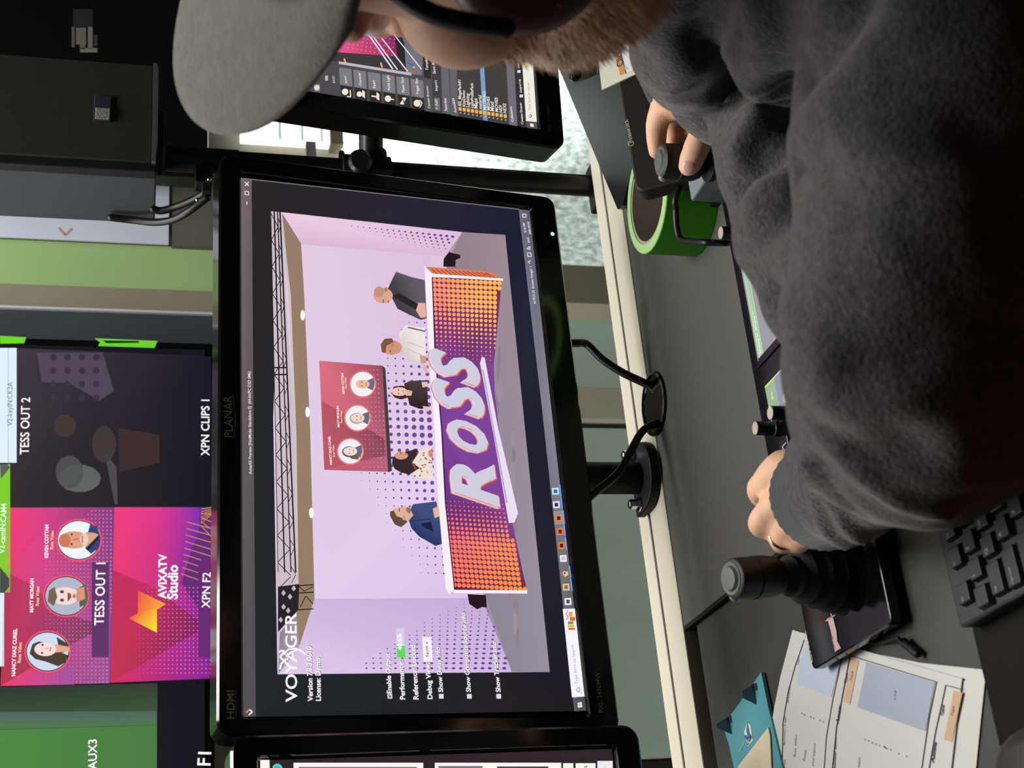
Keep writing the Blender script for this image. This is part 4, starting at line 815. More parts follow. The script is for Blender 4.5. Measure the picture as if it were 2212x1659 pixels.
# ------------------------------------------------------------------ joystick units
def joystick(root, x, y, z, lean=(0, 0), k=1, kz=1):
    ax = Vector((lean[0], lean[1], 1)).normalized()
    pr = [(0, .0300), (.003, .0300), (.0060, .0255), (.011, .0275), (.0155, .0225), (.0205, .0245), (.0250, .0192), (.0295, .0208), (.0340, .0145), (.0385, .0150), (.0425, .0095), (.0455, .0065)]
    build('bellows', MB().lathe((x, y, z), ax, [(a*k*kz, c*k) for a, c in pr], 40), mat('bellows_rubber', (34, 34, 35), .6, .3), root, smooth=50)
    h = Vector((x, y, z))+ax*.044*k*kz
    hd = build('handle', MB().lathe(h, ax, [(a*k*kz, c*k) for a, c in [(0, .0065), (.002, .0125), (.007, .0148), (.013, .0156), (.0205, .0155), (.021, .0149), (.030, .0147), (.0345, .0141), (.0355, .0122)]], 40), mat('handle_black', (22, 22, 23), .5, .35), root, smooth=40)
    build('top_cap', MB().lathe(h+ax*.0352*k*kz, ax, [(a*k*kz, c*k) for a, c in [(0, .0124), (.0009, .0115), (.0007, .0094), (.0024, .0079), (.0028, .0044)]], 36), mat('cap_grey', (84, 86, 82), .5, .3), hd, smooth=40)
    build('trigger', MB().ell(h+ax*.030*k*kz+Vector((-.0113, .0068, .002)), (.0038, .0038, .0043), seg=12, rg=8), mat('trigger_grey', (120, 120, 120), .4, .4), hd, smooth=60)
JZ = .759; c_ = at_z(1755, 1449, JZ); JX0, JY1 = c_.x, c_.y; JY0 = at_z(1927, 1345, JZ).y; JX1 = JX0+.142
ju = thing('camera_joystick', 'flat black joystick box with rubber bellows overlapping the printed schedule', 'joystick', ((JX0+JX1)/2, (JY0+JY1)/2, DL))
jm = Vector(((JX0+JX1)/2, (JY0+JY1)/2, 0))
build('body', MB().prism([jm+Vector((u, v, DL+.008)) for u, v in rrect(JX1-JX0, JY1-JY0, .006, 4)], (0, 0, JZ-DL-.008)), GLOSS, ju, bevel=.0012)
build('base', MB().prism([jm+Vector((u, v, DL+.0038)) for u, v in rrect(JX1-JX0-.012, JY1-JY0-.012, .004, 4)], (0, 0, .005)), MATTE, ju)
jc = at_z(1812, 1240, JZ); jt = at_d(1572, 1250, .995); ld = (jt-jc)/(jt-jc).z
joystick(ju, jc.x, jc.y, JZ-.0005, (ld.x, ld.y), 1, (jt-jc).length/.0815)
JP = Plane((0, 0, JZ), (1, 0, 0), (0, 1, 0))
def jmark(name, fn, z0=.0002):
    a = Art(JP, z0); fn(a); a.build(name, INK, ju)
jmark('lettering', lambda a: a.text('CX3R', (1757, 1430), (1741, 1361), (190, 180, 160), 1, .01, .6))
jmark('arrow_mark', lambda a: (a.line((1789, 1340), (1810, 1324), 1.5, (206, 202, 190), 2), a.poly([(1783, 1342), (1790, 1336), (1791, 1341)], (196, 190, 176), 2), a.poly([(1806, 1324), (1815, 1321), (1811, 1329)], (196, 190, 176), 2), a.line((1793, 1320), (1799, 1334), 2, (150, 170, 176), 2)))
jmark('arrow_mark', lambda a: (a.line((1816, 1196), (1825, 1238), 1.6, (190, 186, 176), 2), a.poly([(1822, 1236), (1828, 1236), (1829, 1252)], (196, 192, 180), 2)))
a = Art(JP, .0005); a.poly([(1789, 1338), (1801, 1334), (1808, 1362), (1810, 1385), (1818, 1400), (1805, 1408), (1796, 1362)], (190, 160, 158), 1); a.poly([(1788, 1336), (1796, 1332), (1797, 1336), (1790, 1340)], (220, 100, 100), 2)
a.path([(1800, 1374), (1802, 1378), (1799, 1382), (1803, 1394), (1806, 1400)], 1.2, (110, 80, 110), 3); a.build('tape_label', INK, ju)
jr = at_d(1420, 347, 1.15)
joystick(panel_, jr.x, jr.y, PZ-.0005, (0, 0), 1, (jr.z-PZ)/.0815)
# ------------------------------------------------------------------ USB lead hanging in front of the tape
cable('black lead hanging from the button pad across the green tape', [BP.pt(-W_/2+.045, -H_/2+.030, -.016), at_d(1462, 418, 1.238), at_d(1460, 455, 1.240), at_d(1462, 492, 1.240), at_d(1470, 516, 1.235), at_d(1492, 522, 1.215), at_d(1530, 524, 1.185), at_z(1566, 525, PZ+.004), at_z(1592, 520, PZ+.004)], .0030)
# ------------------------------------------------------------------ papers on the left
def flat(name, label, cat, pts, z, col, th=.0004, group=None):
    P = Plane((0, 0, z), (1, 0, 0), (0, 1, 0)); t = thing(name, label, cat, P.hit(*pts[0]), group)
    build('sheet', MB().prism([P.hit(*p) for p in pts], (0, 0, -th)), mat(name+'_stock', col, .65, .25), t); return t, P
PW = (204, 202, 198)
s2, SP2 = flat('running_order', 'lower white schedule sheet peeking out under the printed one', 'paper', [(1850, 1404), (1990, 1432), (2130, 1447), (2118, 1560), (2096, 1780), (1800, 1780)], DL+.0012, PW)
a = Art(SP2, .00025); a.poly([(2055, 1462), (2085, 1466), (2085, 1470), (2083, 1470), (2082, 1468)], (40, 38, 44), 1); a.build('print', PAPER, s2)
s1, SP1 = flat('schedule_sheet', 'white printed schedule with orange and grey blue table cells lying on the desk', 'paper', [(1712, 1361), (1846, 1399), (1940, 1427), (2078, 1466), (2066, 1560), (2040, 1780), (1650, 1780), (1656, 1659), (1662, 1600), (1672, 1530), (1686, 1460)], DL+.0026, PW)
a = Art(SP1, .0003); I = (44, 42, 52); OR = (206, 170, 142); BL = (160, 168, 184)
a.poly([(1732, 1420), (1745, 1388), (1820, 1415), (1797, 1506), (1722, 1477)], (186, 196, 214), 1)
a.poly([(1872, 1430), (2020, 1474), (2000, 1580), (1853, 1528)], BL, 1)
a.poly([(1839, 1421), (1856, 1426), (1837, 1521), (1823, 1515)], OR, 1); a.poly([(2061, 1491), (2080, 1496), (2057, 1603), (2040, 1598)], (196, 162, 128), 1)
a.path([(1738, 1382), (1718, 1440), (1703, 1495), (1692, 1560), (1690, 1659), (1690, 1780)], 1.3, I, 2); a.path([(1821, 1414), (1800, 1510), (1786, 1590), (1781, 1659), (1776, 1780)], 1.3, I, 2)
a.path([(1800, 1790), (1799, 1659), (1808, 1570), (1837, 1416), (2024, 1473), (2008, 1550), (1992, 1659), (1980, 1780)], 1.8, I, 2); a.path([(2078, 1489), (2044, 1480), (2022, 1580), (2008, 1659), (1990, 1780)], 2.0, I, 2)
for t_, p, q, b_ in (('Type', (1726, 1439), (1727, 1418), .0), ('Assets', (1704, 1520), (1708, 1484), .0), ('Sponsor Logo', (1696, 1611), (1698, 1546), .0), ('Segments', (1696, 1700), (1697, 1642), .0), ('Type', (1829, 1478), (1832, 1454), .03), ('Assets', (1812, 1565), (1818, 1526), .03), ('Sponsor Logo', (1805, 1668), (1808, 1592), .02),
                     ('Type', (2037, 1549), (2041, 1524), .03), ('Assets', (2018, 1649), (2024, 1604), .03), ('Ross Video', (1719, 1636), (1722, 1588), 0), ('Forte', (1739, 1645), (1743, 1622), 0), ('PTZ Optics', (1759, 1655), (1762, 1606), 0), ('Ross Video', (1857, 1690), (1859, 1636), 0), ('LIVE', (1935, 1512), (1938, 1493), 0), ('Tape', (1841, 1473), (1844, 1451), 0), ('Tape', (2060, 1549), (2063, 1526), 0)):
    a.text(t_, p, q, I if b_ else (74, 72, 84), 3, b_)
for q in ((1732, 1541), (1738, 1544), (1752, 1549), (1758, 1552), (1772, 1557), (1779, 1560), (1869, 1598), (1877, 1601), (1885, 1605), (1893, 1608), (1901, 1611), (1925, 1620), (1942, 1628), (1959, 1634)): a.text('x', (q[0]+1.5, q[1]+2.5), (q[0]+1.5, q[1]-2.5), I, 3)
a.text('?', (1918, 1619), (1918, 1614), I, 3)
a.build('print', PAPER, s1)
# teal folder
fd, FP = flat('folder', 'teal folder with two upright metal clips and a bird logo', 'folder', [(1644, 1452), (1660, 1530), (1700, 1700), (1690, 1790), (1612, 1790), (1592, 1690), (1575, 1610), (1561, 1568), (1568, 1558), (1600, 1515)], DL+.0045, (84, 150, 160), .003)
a = Art(FP, .0003)
a.poly([(1616, 1560), (1622, 1566), (1627, 1600), (1616, 1612), (1608, 1582)], (214, 212, 200), 1); a.poly([(1616, 1558), (1620, 1580), (1624, 1594), (1617, 1596), (1613, 1578)], (40, 96, 150), 2); a.poly([(1608, 1590), (1612, 1587), (1618, 1594), (1615, 1600)], (40, 90, 140), 2)
a.text('CABS', (1616, 1611), (1626, 1593), (30, 34, 44), 3, .03, .9); a.line((1597, 1624), (1608, 1606), 2, (130, 170, 176), 1); a.build('print', PAPER, fd)
for p, q, hgt in (((1629, 1476), (1633, 1522), .012), ((1574, 1548), (1580, 1586), .013)):
    A0, B0 = FP.hit(*p), FP.hit(*q); d_x = (B0-A0).normalized(); nn = Vector((-d_x.y, d_x.x, 0))
    mb = MB(); mb.prism([A0, B0, B0+Vector((0, 0, hgt))-d_x*.006, A0+Vector((0, 0, hgt))+d_x*.006], nn*.0012); mb.prism([A0+nn*.006, A0, A0+d_x*.006, A0+d_x*.006+nn*.006], (0, 0, .0008)); build('clip', mb, mat('clip_steel', (88, 96, 108), .35, metal=.7), fd)
cs, CP = flat('manila_sheet', 'cream sheet lying on the teal folder beside the printed schedule', 'paper', [(1659, 1571), (1663, 1590), (1672, 1790), (1580, 1790), (1594, 1656)], DL+.0062, (214, 200, 170), .001)
# ------------------------------------------------------------------ keyboard
KZ = .765
qk = at_z(2132, 1177, KZ); kx, ky = qk.x, qk.y; U = .0174
kbd = thing('keyboard', 'black keyboard at the lower edge below the left forearm', 'keyboard', (kx+.18, ky-.02, DL))
build('body', MB().prism([Vector((kx-.036+u, ky-.022+v, DL+.001)) for u, v in ((0, .077), (0, -.055), (.40, -.055), (.40, .077))][::-1], (0, 0, KZ-.0055-DL)), mat('keyboard_black', (30, 32, 33), .45, .4), kbd, bevel=.002)
rows = [('esc', .036, [('Esc', -1.07, 1)] + [('F%d' % i, -1.07+i*1.05+.3, 1) for i in range(1, 5)]), ('num', .018, [('`', -1.5, 1)] + [(c, -.5+i, 1) for i, c in enumerate('12345678')]),
        ('q', 0, [('Tab', -1.16, 1.4)] + [(c, i, 1) for i, c in enumerate('QWERTYUI')]), ('a', -.0175, [('CapsLock', -1.10, 1.6)] + [(c, .28+i, 1) for i, c in enumerate('ASDFGHJK')]),
        ('z', -.035, [('Shift', -1.05, 1.9)] + [(c, .72+i, 1) for i, c in enumerate('ZXCVBNM')])]
KM = mat('keycap_black', (24, 24, 25), .5, .4); a = Art(Plane((0, 0, KZ+.0002), (1, 0, 0), (0, 1, 0)))
for _, dy, ks in rows:
    for t_, i, wd in ks:
        x, y = kx+i*U, ky+dy; hw, hh = wd*U/2-.0011, .0079
        mb = MB(); vs = [(x+sx*hw, y+sy_*hh, KZ-.006) for sx, sy_ in ((-1, -1), (1, -1), (1, 1), (-1, 1))] + [(x+sx*(hw-.0016), y+.0006+sy_*(hh-.0018), KZ) for sx, sy_ in ((-1, -1), (1, -1), (1, 1), (-1, 1))]
        mb.add(vs, [(0, 1, 2, 3), (4, 5, 6, 7), (0, 1, 5, 4), (1, 2, 6, 5), (2, 3, 7, 6), (3, 0, 4, 7)]); build('key', mb, KM, kbd, bevel=.0006)
        vs_, fs_ = glyphs(t_ if t_ != 'CapsLock' else 'Caps Lock', .0); hgt = .0042 if len(t_) == 1 else .0024
        a.raw([(x-hw+.0025+v.x*hgt, y+.0008+v.y*hgt) for v in vs_], fs_, lin((170, 172, 168)), 1)
a.build('legends', INK, kbd)
# ------------------------------------------------------------------ small dark things at the lower left
mc = at_z(2188, 1640, DL+.018)
ms = thing('computer_mouse', 'black computer mouse at the bottom corner beyond the schedule sheets', 'mouse', (mc.x-.01, mc.y-.02, DL+.004))
mm = MB(); rg = []
for i in range(9):
    t = i/8; z_ = DL+.0045+.026*t; s_ = math.sqrt(max(0, 1-(t*.94)**2))**.7
    rg.append([Vector((mc.x-.012+.030*s_*math.copysign(abs(math.cos(q))**.8, math.cos(q)), mc.y-.030+.050*s_*math.copysign(abs(math.sin(q))**.8, math.sin(q))+.004*t, z_)) for q in [2*PI*k/28 for k in range(28)]])
vs = [p for r in rg for p in r]; mm.add(vs, [(i*28+k, i*28+(k+1) % 28, (i+1)*28+(k+1) % 28, (i+1)*28+k) for i in range(8) for k in range(28)] + [tuple(range(28)), tuple(range(224, 252))])
build('shell', mm, mat('mouse_black', (34, 33, 31), .5, .35), ms, smooth=50)
build('wheel', MB().lathe((mc.x-.016, mc.y+.006, DL+.0265), (1, 0, 0), [(0, .006), (.008, .006)], 16), MATTE, ms, smooth=40)
mpd = at_z(2190, 1560, DL)
o = build('mouse_mat', MB().prism([Vector((mpd.x-.02+u, mpd.y-.085+v, DL+.0008)) for u, v in rrect(.20, .20, .02, 6)], (0, 0, .003)), mat('mat_black', (24, 23, 22), .9, .15), bevel=.001, loc=(mpd.x-.02, mpd.y-.085, DL))
tag(o, 'dark rounded mouse mat beside the papers', 'mouse mat')
w1 = [at_z(1862, 1387, DL+.0035), at_z(1900, 1389, DL+.004), at_z(1922, 1383, DL+.009), at_z(1942, 1378, DL+.010), at_z(1952, 1388, DL+.006)]
t = thing('clip_lead', 'thin black lead with a small clip lying beyond the joystick box', 'cable', w1[0])
mb = MB().tube(w1, .0012, 8); build('wire', mb, RUBBER, t, smooth=60)
c0, c1 = at_z(1953, 1388, DL+.005), at_z(1981, 1412, DL+.005)
build('clip', MB().tube([c0, c0*.5+c1*.5, c1], [.0035, .0030, .0032], 8), MATTE, t, smooth=60)
BRIM_LEN, BRIM_DROP, BRIM_TILT = .113, .013, .049
# ================================================================== the operator
from mathutils.bvhtree import BVHTree
def solid(name, mb, m, voxel, parent, smooth=4, disp=None):
    me = bpy.data.meshes.new('tmp'); me.from_pydata([tuple(v) for v in mb.v], [], mb.f)
    bm = bmesh.new(); bm.from_mesh(me); bmesh.ops.recalc_face_normals(bm, faces=bm.faces); bm.to_mesh(me); bm.free()
    o = bpy.data.objects.new('tmp', me); COL.objects.link(o)
    r = o.modifiers.new('r', 'REMESH'); r.mode = 'VOXEL'; r.voxel_size = voxel
    s = o.modifiers.new('s', 'SMOOTH'); s.iterations = smooth; s.factor = .5
    dg = bpy.context.evaluated_depsgraph_get(); dg.update()
    m2 = bpy.data.meshes.new_from_object(o.evaluated_get(dg)); bpy.data.objects.remove(o); bpy.data.meshes.remove(me)
    m2.name = name
    if disp: disp(m2)
    base = root_loc(parent)
    for v in m2.vertices: v.co -= base
    m2.materials.clear(); m2.materials.append(m)
    for p in m2.polygons: p.use_smooth = True
    ob = bpy.data.objects.new(name, m2); COL.objects.link(ob); ob.parent = parent
    return ob
def PD(L): return [at_d(*q[:3]) for q in L], [q[3] for q in L]
def smoothpath(P, Rr, n=6):
    out = []; rr = []
    for i in range(len(P)-1):
        p0, p1, p2, p3 = P[max(i-1, 0)], P[i], P[i+1], P[min(i+2, len(P)-1)]
        for k in range(n):
            t = k/n; out.append(.5*((2*p1)+(p2-p0)*t+(2*p0-5*p1+4*p2-p3)*t*t+(3*p1-p0-3*p2+p3)*t**3)); rr.append(Rr[i]*(1-t)+Rr[i+1]*t)
    return out+[P[-1]], rr+[Rr[-1]]
# head frame: facing the screens, chin raised
gh = Vector((-.053, .998, 0)).normalized(); th = math.radians(18.9); rl = math.radians(6.4)
Z = Vector((0, 0, 1)); G = gh*math.cos(th)+Z*math.sin(th); Uh = Z*math.cos(th)-gh*math.sin(th); Lh = Uh.cross(G)
Uh, Lh = Uh*math.cos(rl)+Lh*math.sin(rl), Lh*math.cos(rl)-Uh*math.sin(rl)   # a slight tilt to the left
HR = Matrix((Lh, G, Uh)).transposed()
NOSE = at_d(812, 68, .785)
HC = NOSE - G*.128 + Uh*.012
def hp(l, g, u): return HC + Lh*l + G*g + Uh*u
SL = Vector((.470, .405, .875)); NB = hp(0, -.055, -.15)
SR = Vector((.790, .455, .875))
EL = at_d(1990, 830, .64); WL = at_d(1772, 1085, .955)
WR = at_d(1470, 190, 1.155); ER = Vector((.97, .72, .84))
CH = (SL+SR)/2 + Vector((.0, -.0, -.10)); WA = Vector((.66, .33, .64)); PV = Vector((.68, .21, .53))
per = thing('person', 'person in a charcoal hoodie and grey cap working the controls with both hands', 'person', (PV.x, PV.y, 0))
SKIN = mat('skin', (212, 168, 138), .55, .35, noise_amt=.07, noise_scale=70, bump=.15, bump_scale=900)
SKIN.node_tree.nodes['Principled BSDF'].inputs['Subsurface Weight'].default_value = .08
SKIN.node_tree.nodes['Principled BSDF'].inputs['Subsurface Radius'].default_value = (.012, .005, .003)
b = MB()
# head
b.ell(hp(0, -.008, .030), (.076, .098, .098), HR); b.ell(hp(0, .030, -.045), (.062, .066, .066), HR); b.ell(hp(0, .066, -.085), (.030, .030, .026), HR)
for s in (-1, 1):
    b.ell(hp(s*.040, .055, -.018), (.030, .034, .036), HR); b.ell(hp(s*.047, .012, -.065), (.022, .048, .032), HR)
    b.ell(hp(s*.031, .080, .034), (.024, .016, .010), HR); b.ell(hp(s*.079, -.008, -.004), (.008, .020, .032), HR); b.ell(hp(s*.012, .103, -.013), (.008, .011, .008), HR)
b.tube([hp(0, .090, .030), hp(0, .106, .010), hp(0, .116, -.008)], [.009, .010, .0125], 16)
b.ell(hp(0, .094, -.048), (.024, .012, .006), HR); b.ell(hp(0, .092, -.060), (.020, .012, .007), HR)
# neck, trunk, legs
b.tube([hp(0, -.028, -.02), hp(0, -.048, -.08), NB-G*.005, CH], [.056, .052, .056, .085], 24)
b.tube([SL+Vector((.02, 0, -.01)), (SL+SR)/2, SR], [.055, .085, .055], 24); b.ell(CH, (.15, .105, .15)); b.tube([CH, WA, PV], [.115, .12, .13], 24)
KN = [Vector((.55, .63, .52)), Vector((.82, .63, .52))]; FT = [Vector((.53, .66, .08)), Vector((.84, .68, .08))]
for k, f in zip(KN, FT): b.tube([PV+(k-PV)*.1+Vector((0, 0, -.01)), k, f], [.085, .060, .042], 18); b.tube([f+Vector((0, -.04, -.03)), f+Vector((-.03, .14, -.045))], [.036, .030], 14)
# arms
b.tube([SL, EL, at_d(1925, 912, .79), at_d(1822, 1046, .905), WL], [.048, .040, .034, .028, .026], 20); b.tube([SR, ER, WR], [.050, .042, .027], 20)
# left hand
def finger(L, seg=12):
    P, Rr = PD(L); P, Rr = smoothpath(P, Rr, 5); b.tube(P, Rr, seg)
pal = [[(1772, 1075, .955, .024), (1705, 1010, .968, .014), (1655, 1043, .985, .0108)], [(1775, 1090, .955, .022), (1715, 1075, .965, .015), (1668, 1100, .975, .0112)],
       [(1785, 1110, .955, .020), (1735, 1115, .962, .015), (1700, 1138, .970, .0112)], [(1795, 1125, .955, .018), (1755, 1140, .962, .014), (1725, 1160, .968, .0105)]]
for L in pal: finger(L, 16)
b.ell(at_d(1715, 1075, .972), (.020, .020, .016))
finger([(1655, 1043, .985, .0104), (1640, 1056, 1.004, .0092), (1646, 1074, 1.022, .0084), (1662, 1082, 1.034, .0075)])
finger([(1668, 1102, .975, .0108), (1644, 1130, .986, .0097), (1662, 1142, 1.008, .0086), (1682, 1146, 1.020, .0078)])
finger([(1700, 1140, .970, .0108), (1690, 1166, .984, .0096), (1702, 1172, 1.006, .0086), (1718, 1170, 1.016, .0076)])
finger([(1725, 1160, .968, .0100), (1722, 1172, .990, .0086), (1736, 1166, 1.006, .0076), (1746, 1160, 1.012, .0068)])
finger([(1745, 1015, .965, .0135), (1712, 1008, .995, .0118), (1690, 1022, 1.018, .0104), (1676, 1042, 1.032, .0088)])
# right hand
finger([(1460, 170, 1.158, .026), (1440, 222, 1.158, .0125), (1421, 262, 1.166, .0098), (1418, 296, 1.172, .0088), (1419, 326, 1.172, .0074)], 14)
finger([(1470, 170, 1.160, .024), (1455, 222, 1.172, .0120), (1449, 256, 1.190, .0095), (1452, 288, 1.196, .0086), (1456, 312, 1.190, .0074)])
finger([(1478, 170, 1.160, .022), (1474, 222, 1.178, .0116), (1470, 252, 1.200, .0092), (1473, 280, 1.204, .0084), (1478, 300, 1.196, .0074)])
finger([(1486, 170, 1.160, .020), (1494, 222, 1.176, .0108), (1494, 248, 1.196, .0085), (1496, 270, 1.200, .0076), (1498, 286, 1.192, .0066)])
finger([(1490, 165, 1.150, .022), (1534, 236, 1.132, .0140), (1516, 292, 1.130, .0108), (1503, 322, 1.132, .0106), (1491, 352, 1.136, .0098), (1488, 358, 1.137, .0088)], 16)
body = solid('body', b, SKIN, .0026, per, 3)
bv = BVHTree.FromPolygons([v.co+root_loc(per) for v in body.data.vertices], [tuple(p.vertices) for p in body.data.polygons])
for s in (-1, 1): build('eye', MB().ell(hp(s*.031, .0835, .022), (.0125, .0125, .0125), HR, 16, 10), mat('eye_white', (225, 220, 215), .2, .5), per, smooth=60)
# nails, wedding ring
nl = MB(); tp_, t0_ = at_d(1489, 356, 1.131), at_d(1500, 326, 1.125); ax_ = (tp_-t0_).normalized(); nv = (CAM-tp_).normalized(); nv = (nv-ax_*nv.dot(ax_)).normalized()
nl.ell(at_d(1490.5, 354, 1.1368)+nv*.0072, (.0062, .0078, .0032), Matrix((ax_.cross(nv), ax_, nv)).transposed(), 16, 10)
build('thumbnail', nl, mat('nail', (206, 164, 146), .3, .5), per, smooth=60)
ra, rb = at_d(1700, 1143, .971), at_d(1691, 1166, .984); ax_ = (rb-ra).normalized(); rc_ = ra*.45+rb*.55
rg = MB(); u0 = ax_.orthogonal().normalized(); v0 = ax_.cross(u0)
pth = [rc_+(u0*math.cos(2*PI*k/32)+v0*math.sin(2*PI*k/32))*.0106 for k in range(33)]
rg.tube(pth, .0013, 10, cap=False); build('wedding_ring', rg, mat('gold', (214, 178, 120), .22, metal=1), per, smooth=60)
# ------------------------------------------------------------------ hoodie
h = MB()
def htube(L, seg=24): P, Rr = PD(L); P, Rr = smoothpath(P, Rr, 6); h.tube(P, Rr, seg)
WE = at_d(1822, 1046, .905); WM = at_d(1925, 912, .79)
h.tube(*smoothpath([SL+Vector((.03, .01, .0)), SL*.5+EL*.5+Vector((0, 0, .004)), EL, WM, WE], [.080, .078, .061, .050, .040]), 28)
h.tube(*smoothpath([SR, ER, ER*.5+WR*.5, WR+(ER-WR)*.1], [.080, .072, .060, .043]), 24)
htube([(1455, -260, .74, .045), (1452, -110, .77, .032), (1442, 0, .80, .0255), (1452, 80, .84, .026), (1480, 150, .92, .032)])
htube([(1545, -260, 1.14, .062), (1520, -80, 1.145, .060), (1500, 60, 1.15, .052), (1478, 160, 1.155, .034)])
h.tube([SL+Vector((.02, 0, -.02)), (SL+SR)/2+Vector((0, 0, -.01)), SR], [.078, .115, .078], 28)
h.ell(CH, (.185, .135, .18)); h.tube([CH, WA, PV+Vector((0, 0, .02))], [.155, .155, .165], 28)
hd = [NB + Vector((.078*math.cos(q), .078*math.sin(q), -.012-.020*math.sin(q)+.0)) for q in [2*PI*k/20 for k in range(21)]]
h.tube(hd, [.040]*21, 16)                      # the hood bunched round the neck
h.ell(NB+Vector((.03, -.10, -.02)), (.11, .07, .06))
h.ell(at_d(1655, 340, .84), (.036, .036, .030)); h.ell(at_d(1740, 500, .76), (.040, .044, .040)); h.tube([at_d(1690, 250, .95), at_d(1732, 430, .86), at_d(1838, 625, .72)], [.05, .045, .045], 18); h.ell(at_d(1560, 180, 1.02), (.045, .045, .045))
FOLDS = [([(1640, 0), (1642, 120), (1652, 200), (1640, 262), (1602, 330)], .007, .011), ([(1850, 0), (1790, 80), (1728, 155), (1668, 235)], -.012, .012),
         ([(1690, 328), (1790, 318), (1900, 334), (2050, 360), (2205, 385)], .006, .010), ([(1607, 414), (1645, 362), (1702, 348), (1790, 344)], -.010, .009),
         ([(1654, 642), (1676, 666), (1698, 694)], -.016, .012), ([(1700, 655), (1745, 735), (1790, 770)], .005, .012),
         ([(1733, 890), (1775, 953), (1828, 1010), (1892, 1054), (1955, 1086), (2050, 1102)], .006, .008), ([(1742, 905), (1800, 962), (1880, 975), (1960, 962)], -.005, .014),
         ([(1728, 1000), (1748, 1064), (1778, 1127), (1826, 1178)], .0035, .004), ([(1742, 1004), (1768, 1064), (1818, 1127), (1868, 1162)], .0045, .005), ([(1756, 1000), (1792, 1064), (1850, 1116)], -.005, .006),
         ([(1720, 800), (1760, 850), (1850, 880), (1960, 870)], .004, .014), ([(1380, 120), (1440, 90), (1520, 60), (1600, 50)], -.006, .016), ([(1440, 180), (1510, 130), (1590, 100)], .006, .014), ([(1530, 215), (1580, 200), (1640, 170)], .006, .012)]
def crease(me):
    bv = BVHTree.FromPolygons([v.co for v in me.vertices], [tuple(p.vertices) for p in me.polygons])
    lines = []
    for pts, hgt, wd in FOLDS:
        L = []
        for (ax, ay), (bx_, by_) in zip(pts, pts[1:]):
            for k in range(8):
                hit = bv.ray_cast(CAM, ray(ax+(bx_-ax)*k/8, ay+(by_-ay)*k/8).normalized())[0]
                if hit: L.append(hit)
        if L: lines.append((L, hgt, wd))
    nm = [v.normal.copy() for v in me.vertices]
    for i, v in enumerate(me.vertices):
        d = 0.0; c = v.co
        for L, hgt, wd in lines:
            m_ = min((c-q).length_squared for q in L)
            if m_ < (3*wd)**2: d += hgt*math.exp(-m_/wd**2)
        n1 = noise.noise(c*22); n2 = noise.noise(Vector((c.x*60, c.y*60, c.z*60)))
        v.co = c + nm[i]*(d + .0045*n1 + .0012*n2)
FLEECE = mat('charcoal_fleece', (62, 60, 62), .95, .15, noise_amt=.42, noise_scale=260, bump=.6, bump_scale=500, sheen=.25)
hoodie = solid('hoodie', h, FLEECE, .0048, per, 12, crease)
def cuff(a, c, ra, rb, r0):
    ax = (c-a).normalized(); u = ax.orthogonal().normalized(); v = ax.cross(u); n = 72; mb = MB(); vs = []
    for j, (t, r) in enumerate([(ra, r0*.92), (ra, r0), (ra+(rb-ra)*.4, r0*1.03), (rb, r0*1.08), (rb, r0*.8)]):
        for k in range(n): rr = r*(1+.018*(k % 2)); vs.append(a+ax*t+(u*math.cos(2*PI*k/n)+v*math.sin(2*PI*k/n))*rr)
    mb.add(vs, [(j*n+k, j*n+(k+1) % n, (j+1)*n+(k+1) % n, (j+1)*n+k) for j in range(4) for k in range(n)])
    return build('cuff', mb, mat('cuff_rib', (58, 60, 62), .95, .15, noise_amt=.2, noise_scale=200, bump=.4, bump_scale=600, sheen=.2), hoodie, smooth=60)
cuff(at_d(1778, 1072, .950), WE, .0, .062, .0365); cuff(at_d(1466, 205, 1.155), at_d(1500, 60, 1.15), .0, .022, .0300)
# trousers, shoes
tr = MB()
for k, f in zip(KN, FT): tr.tube([PV+(k-PV)*.05, k, f+Vector((0, 0, .04))], [.100, .074, .060], 20)
tr.ell(PV, (.17, .15, .11)); solid('trousers', tr, mat('dark_denim', (40, 42, 52), .9, .2), .010, per, 3)
for f in FT: build('shoe', MB().tube([f+Vector((.01, -.07, -.038)), f+Vector((0, 0, -.03)), f+Vector((-.035, .17, -.045))], [.040, .046, .036], 16), MATTE, per, smooth=60)
# ------------------------------------------------------------------ cap
CAPM_ = mat('cap_wool', (86, 85, 79), .95, .15, noise_amt=.16, noise_scale=160, bump=.35, bump_scale=600, sheen=.2)
cp = MB(); n = 48; rows_ = 14; vs = []
for i in range(rows_+1):
    t = i/rows_*PI/2
    for k in range(n):
        q = 2*PI*k/n; vs.append(hp(.088*math.cos(t)*math.sin(q), -.012+.098*math.cos(t)*math.cos(q), .066+.070*math.sin(t)))
cp.add(vs, [(i*n+k, i*n+(k+1) % n, (i+1)*n+(k+1) % n, (i+1)*n+k) for i in range(rows_) for k in range(n)])
cap = build('cap', cp, CAPM_, per, smooth=60); sd = cap.modifiers.new('solid', 'SOLIDIFY'); sd.thickness = .003
br = MB(); vs = []; NA, NR = 41, 13
for i in range(NA):
    q = math.radians(-88+176*i/(NA-1)); s, c = math.sin(q), math.cos(q)
    for j in range(NR):
        r = j/(NR-1); out = BRIM_LEN*(max(c, 0)**.30)*r
        x = .088*s*(1+.10*r*abs(s)); y = -.012+.098*c + out
        z = .084 - (BRIM_DROP*s*s)*(.25+.75*r) - BRIM_TILT*out
        vs.append(hp(-x, y, z))
br.add(vs, [(i*NR+j, i*NR+j+1, (i+1)*NR+j+1, (i+1)*NR+j) for i in range(NA-1) for j in range(NR-1)])
brim = build('brim', br, CAPM_, cap, smooth=80); sd = brim.modifiers.new('solid', 'SOLIDIFY'); sd.thickness = .004
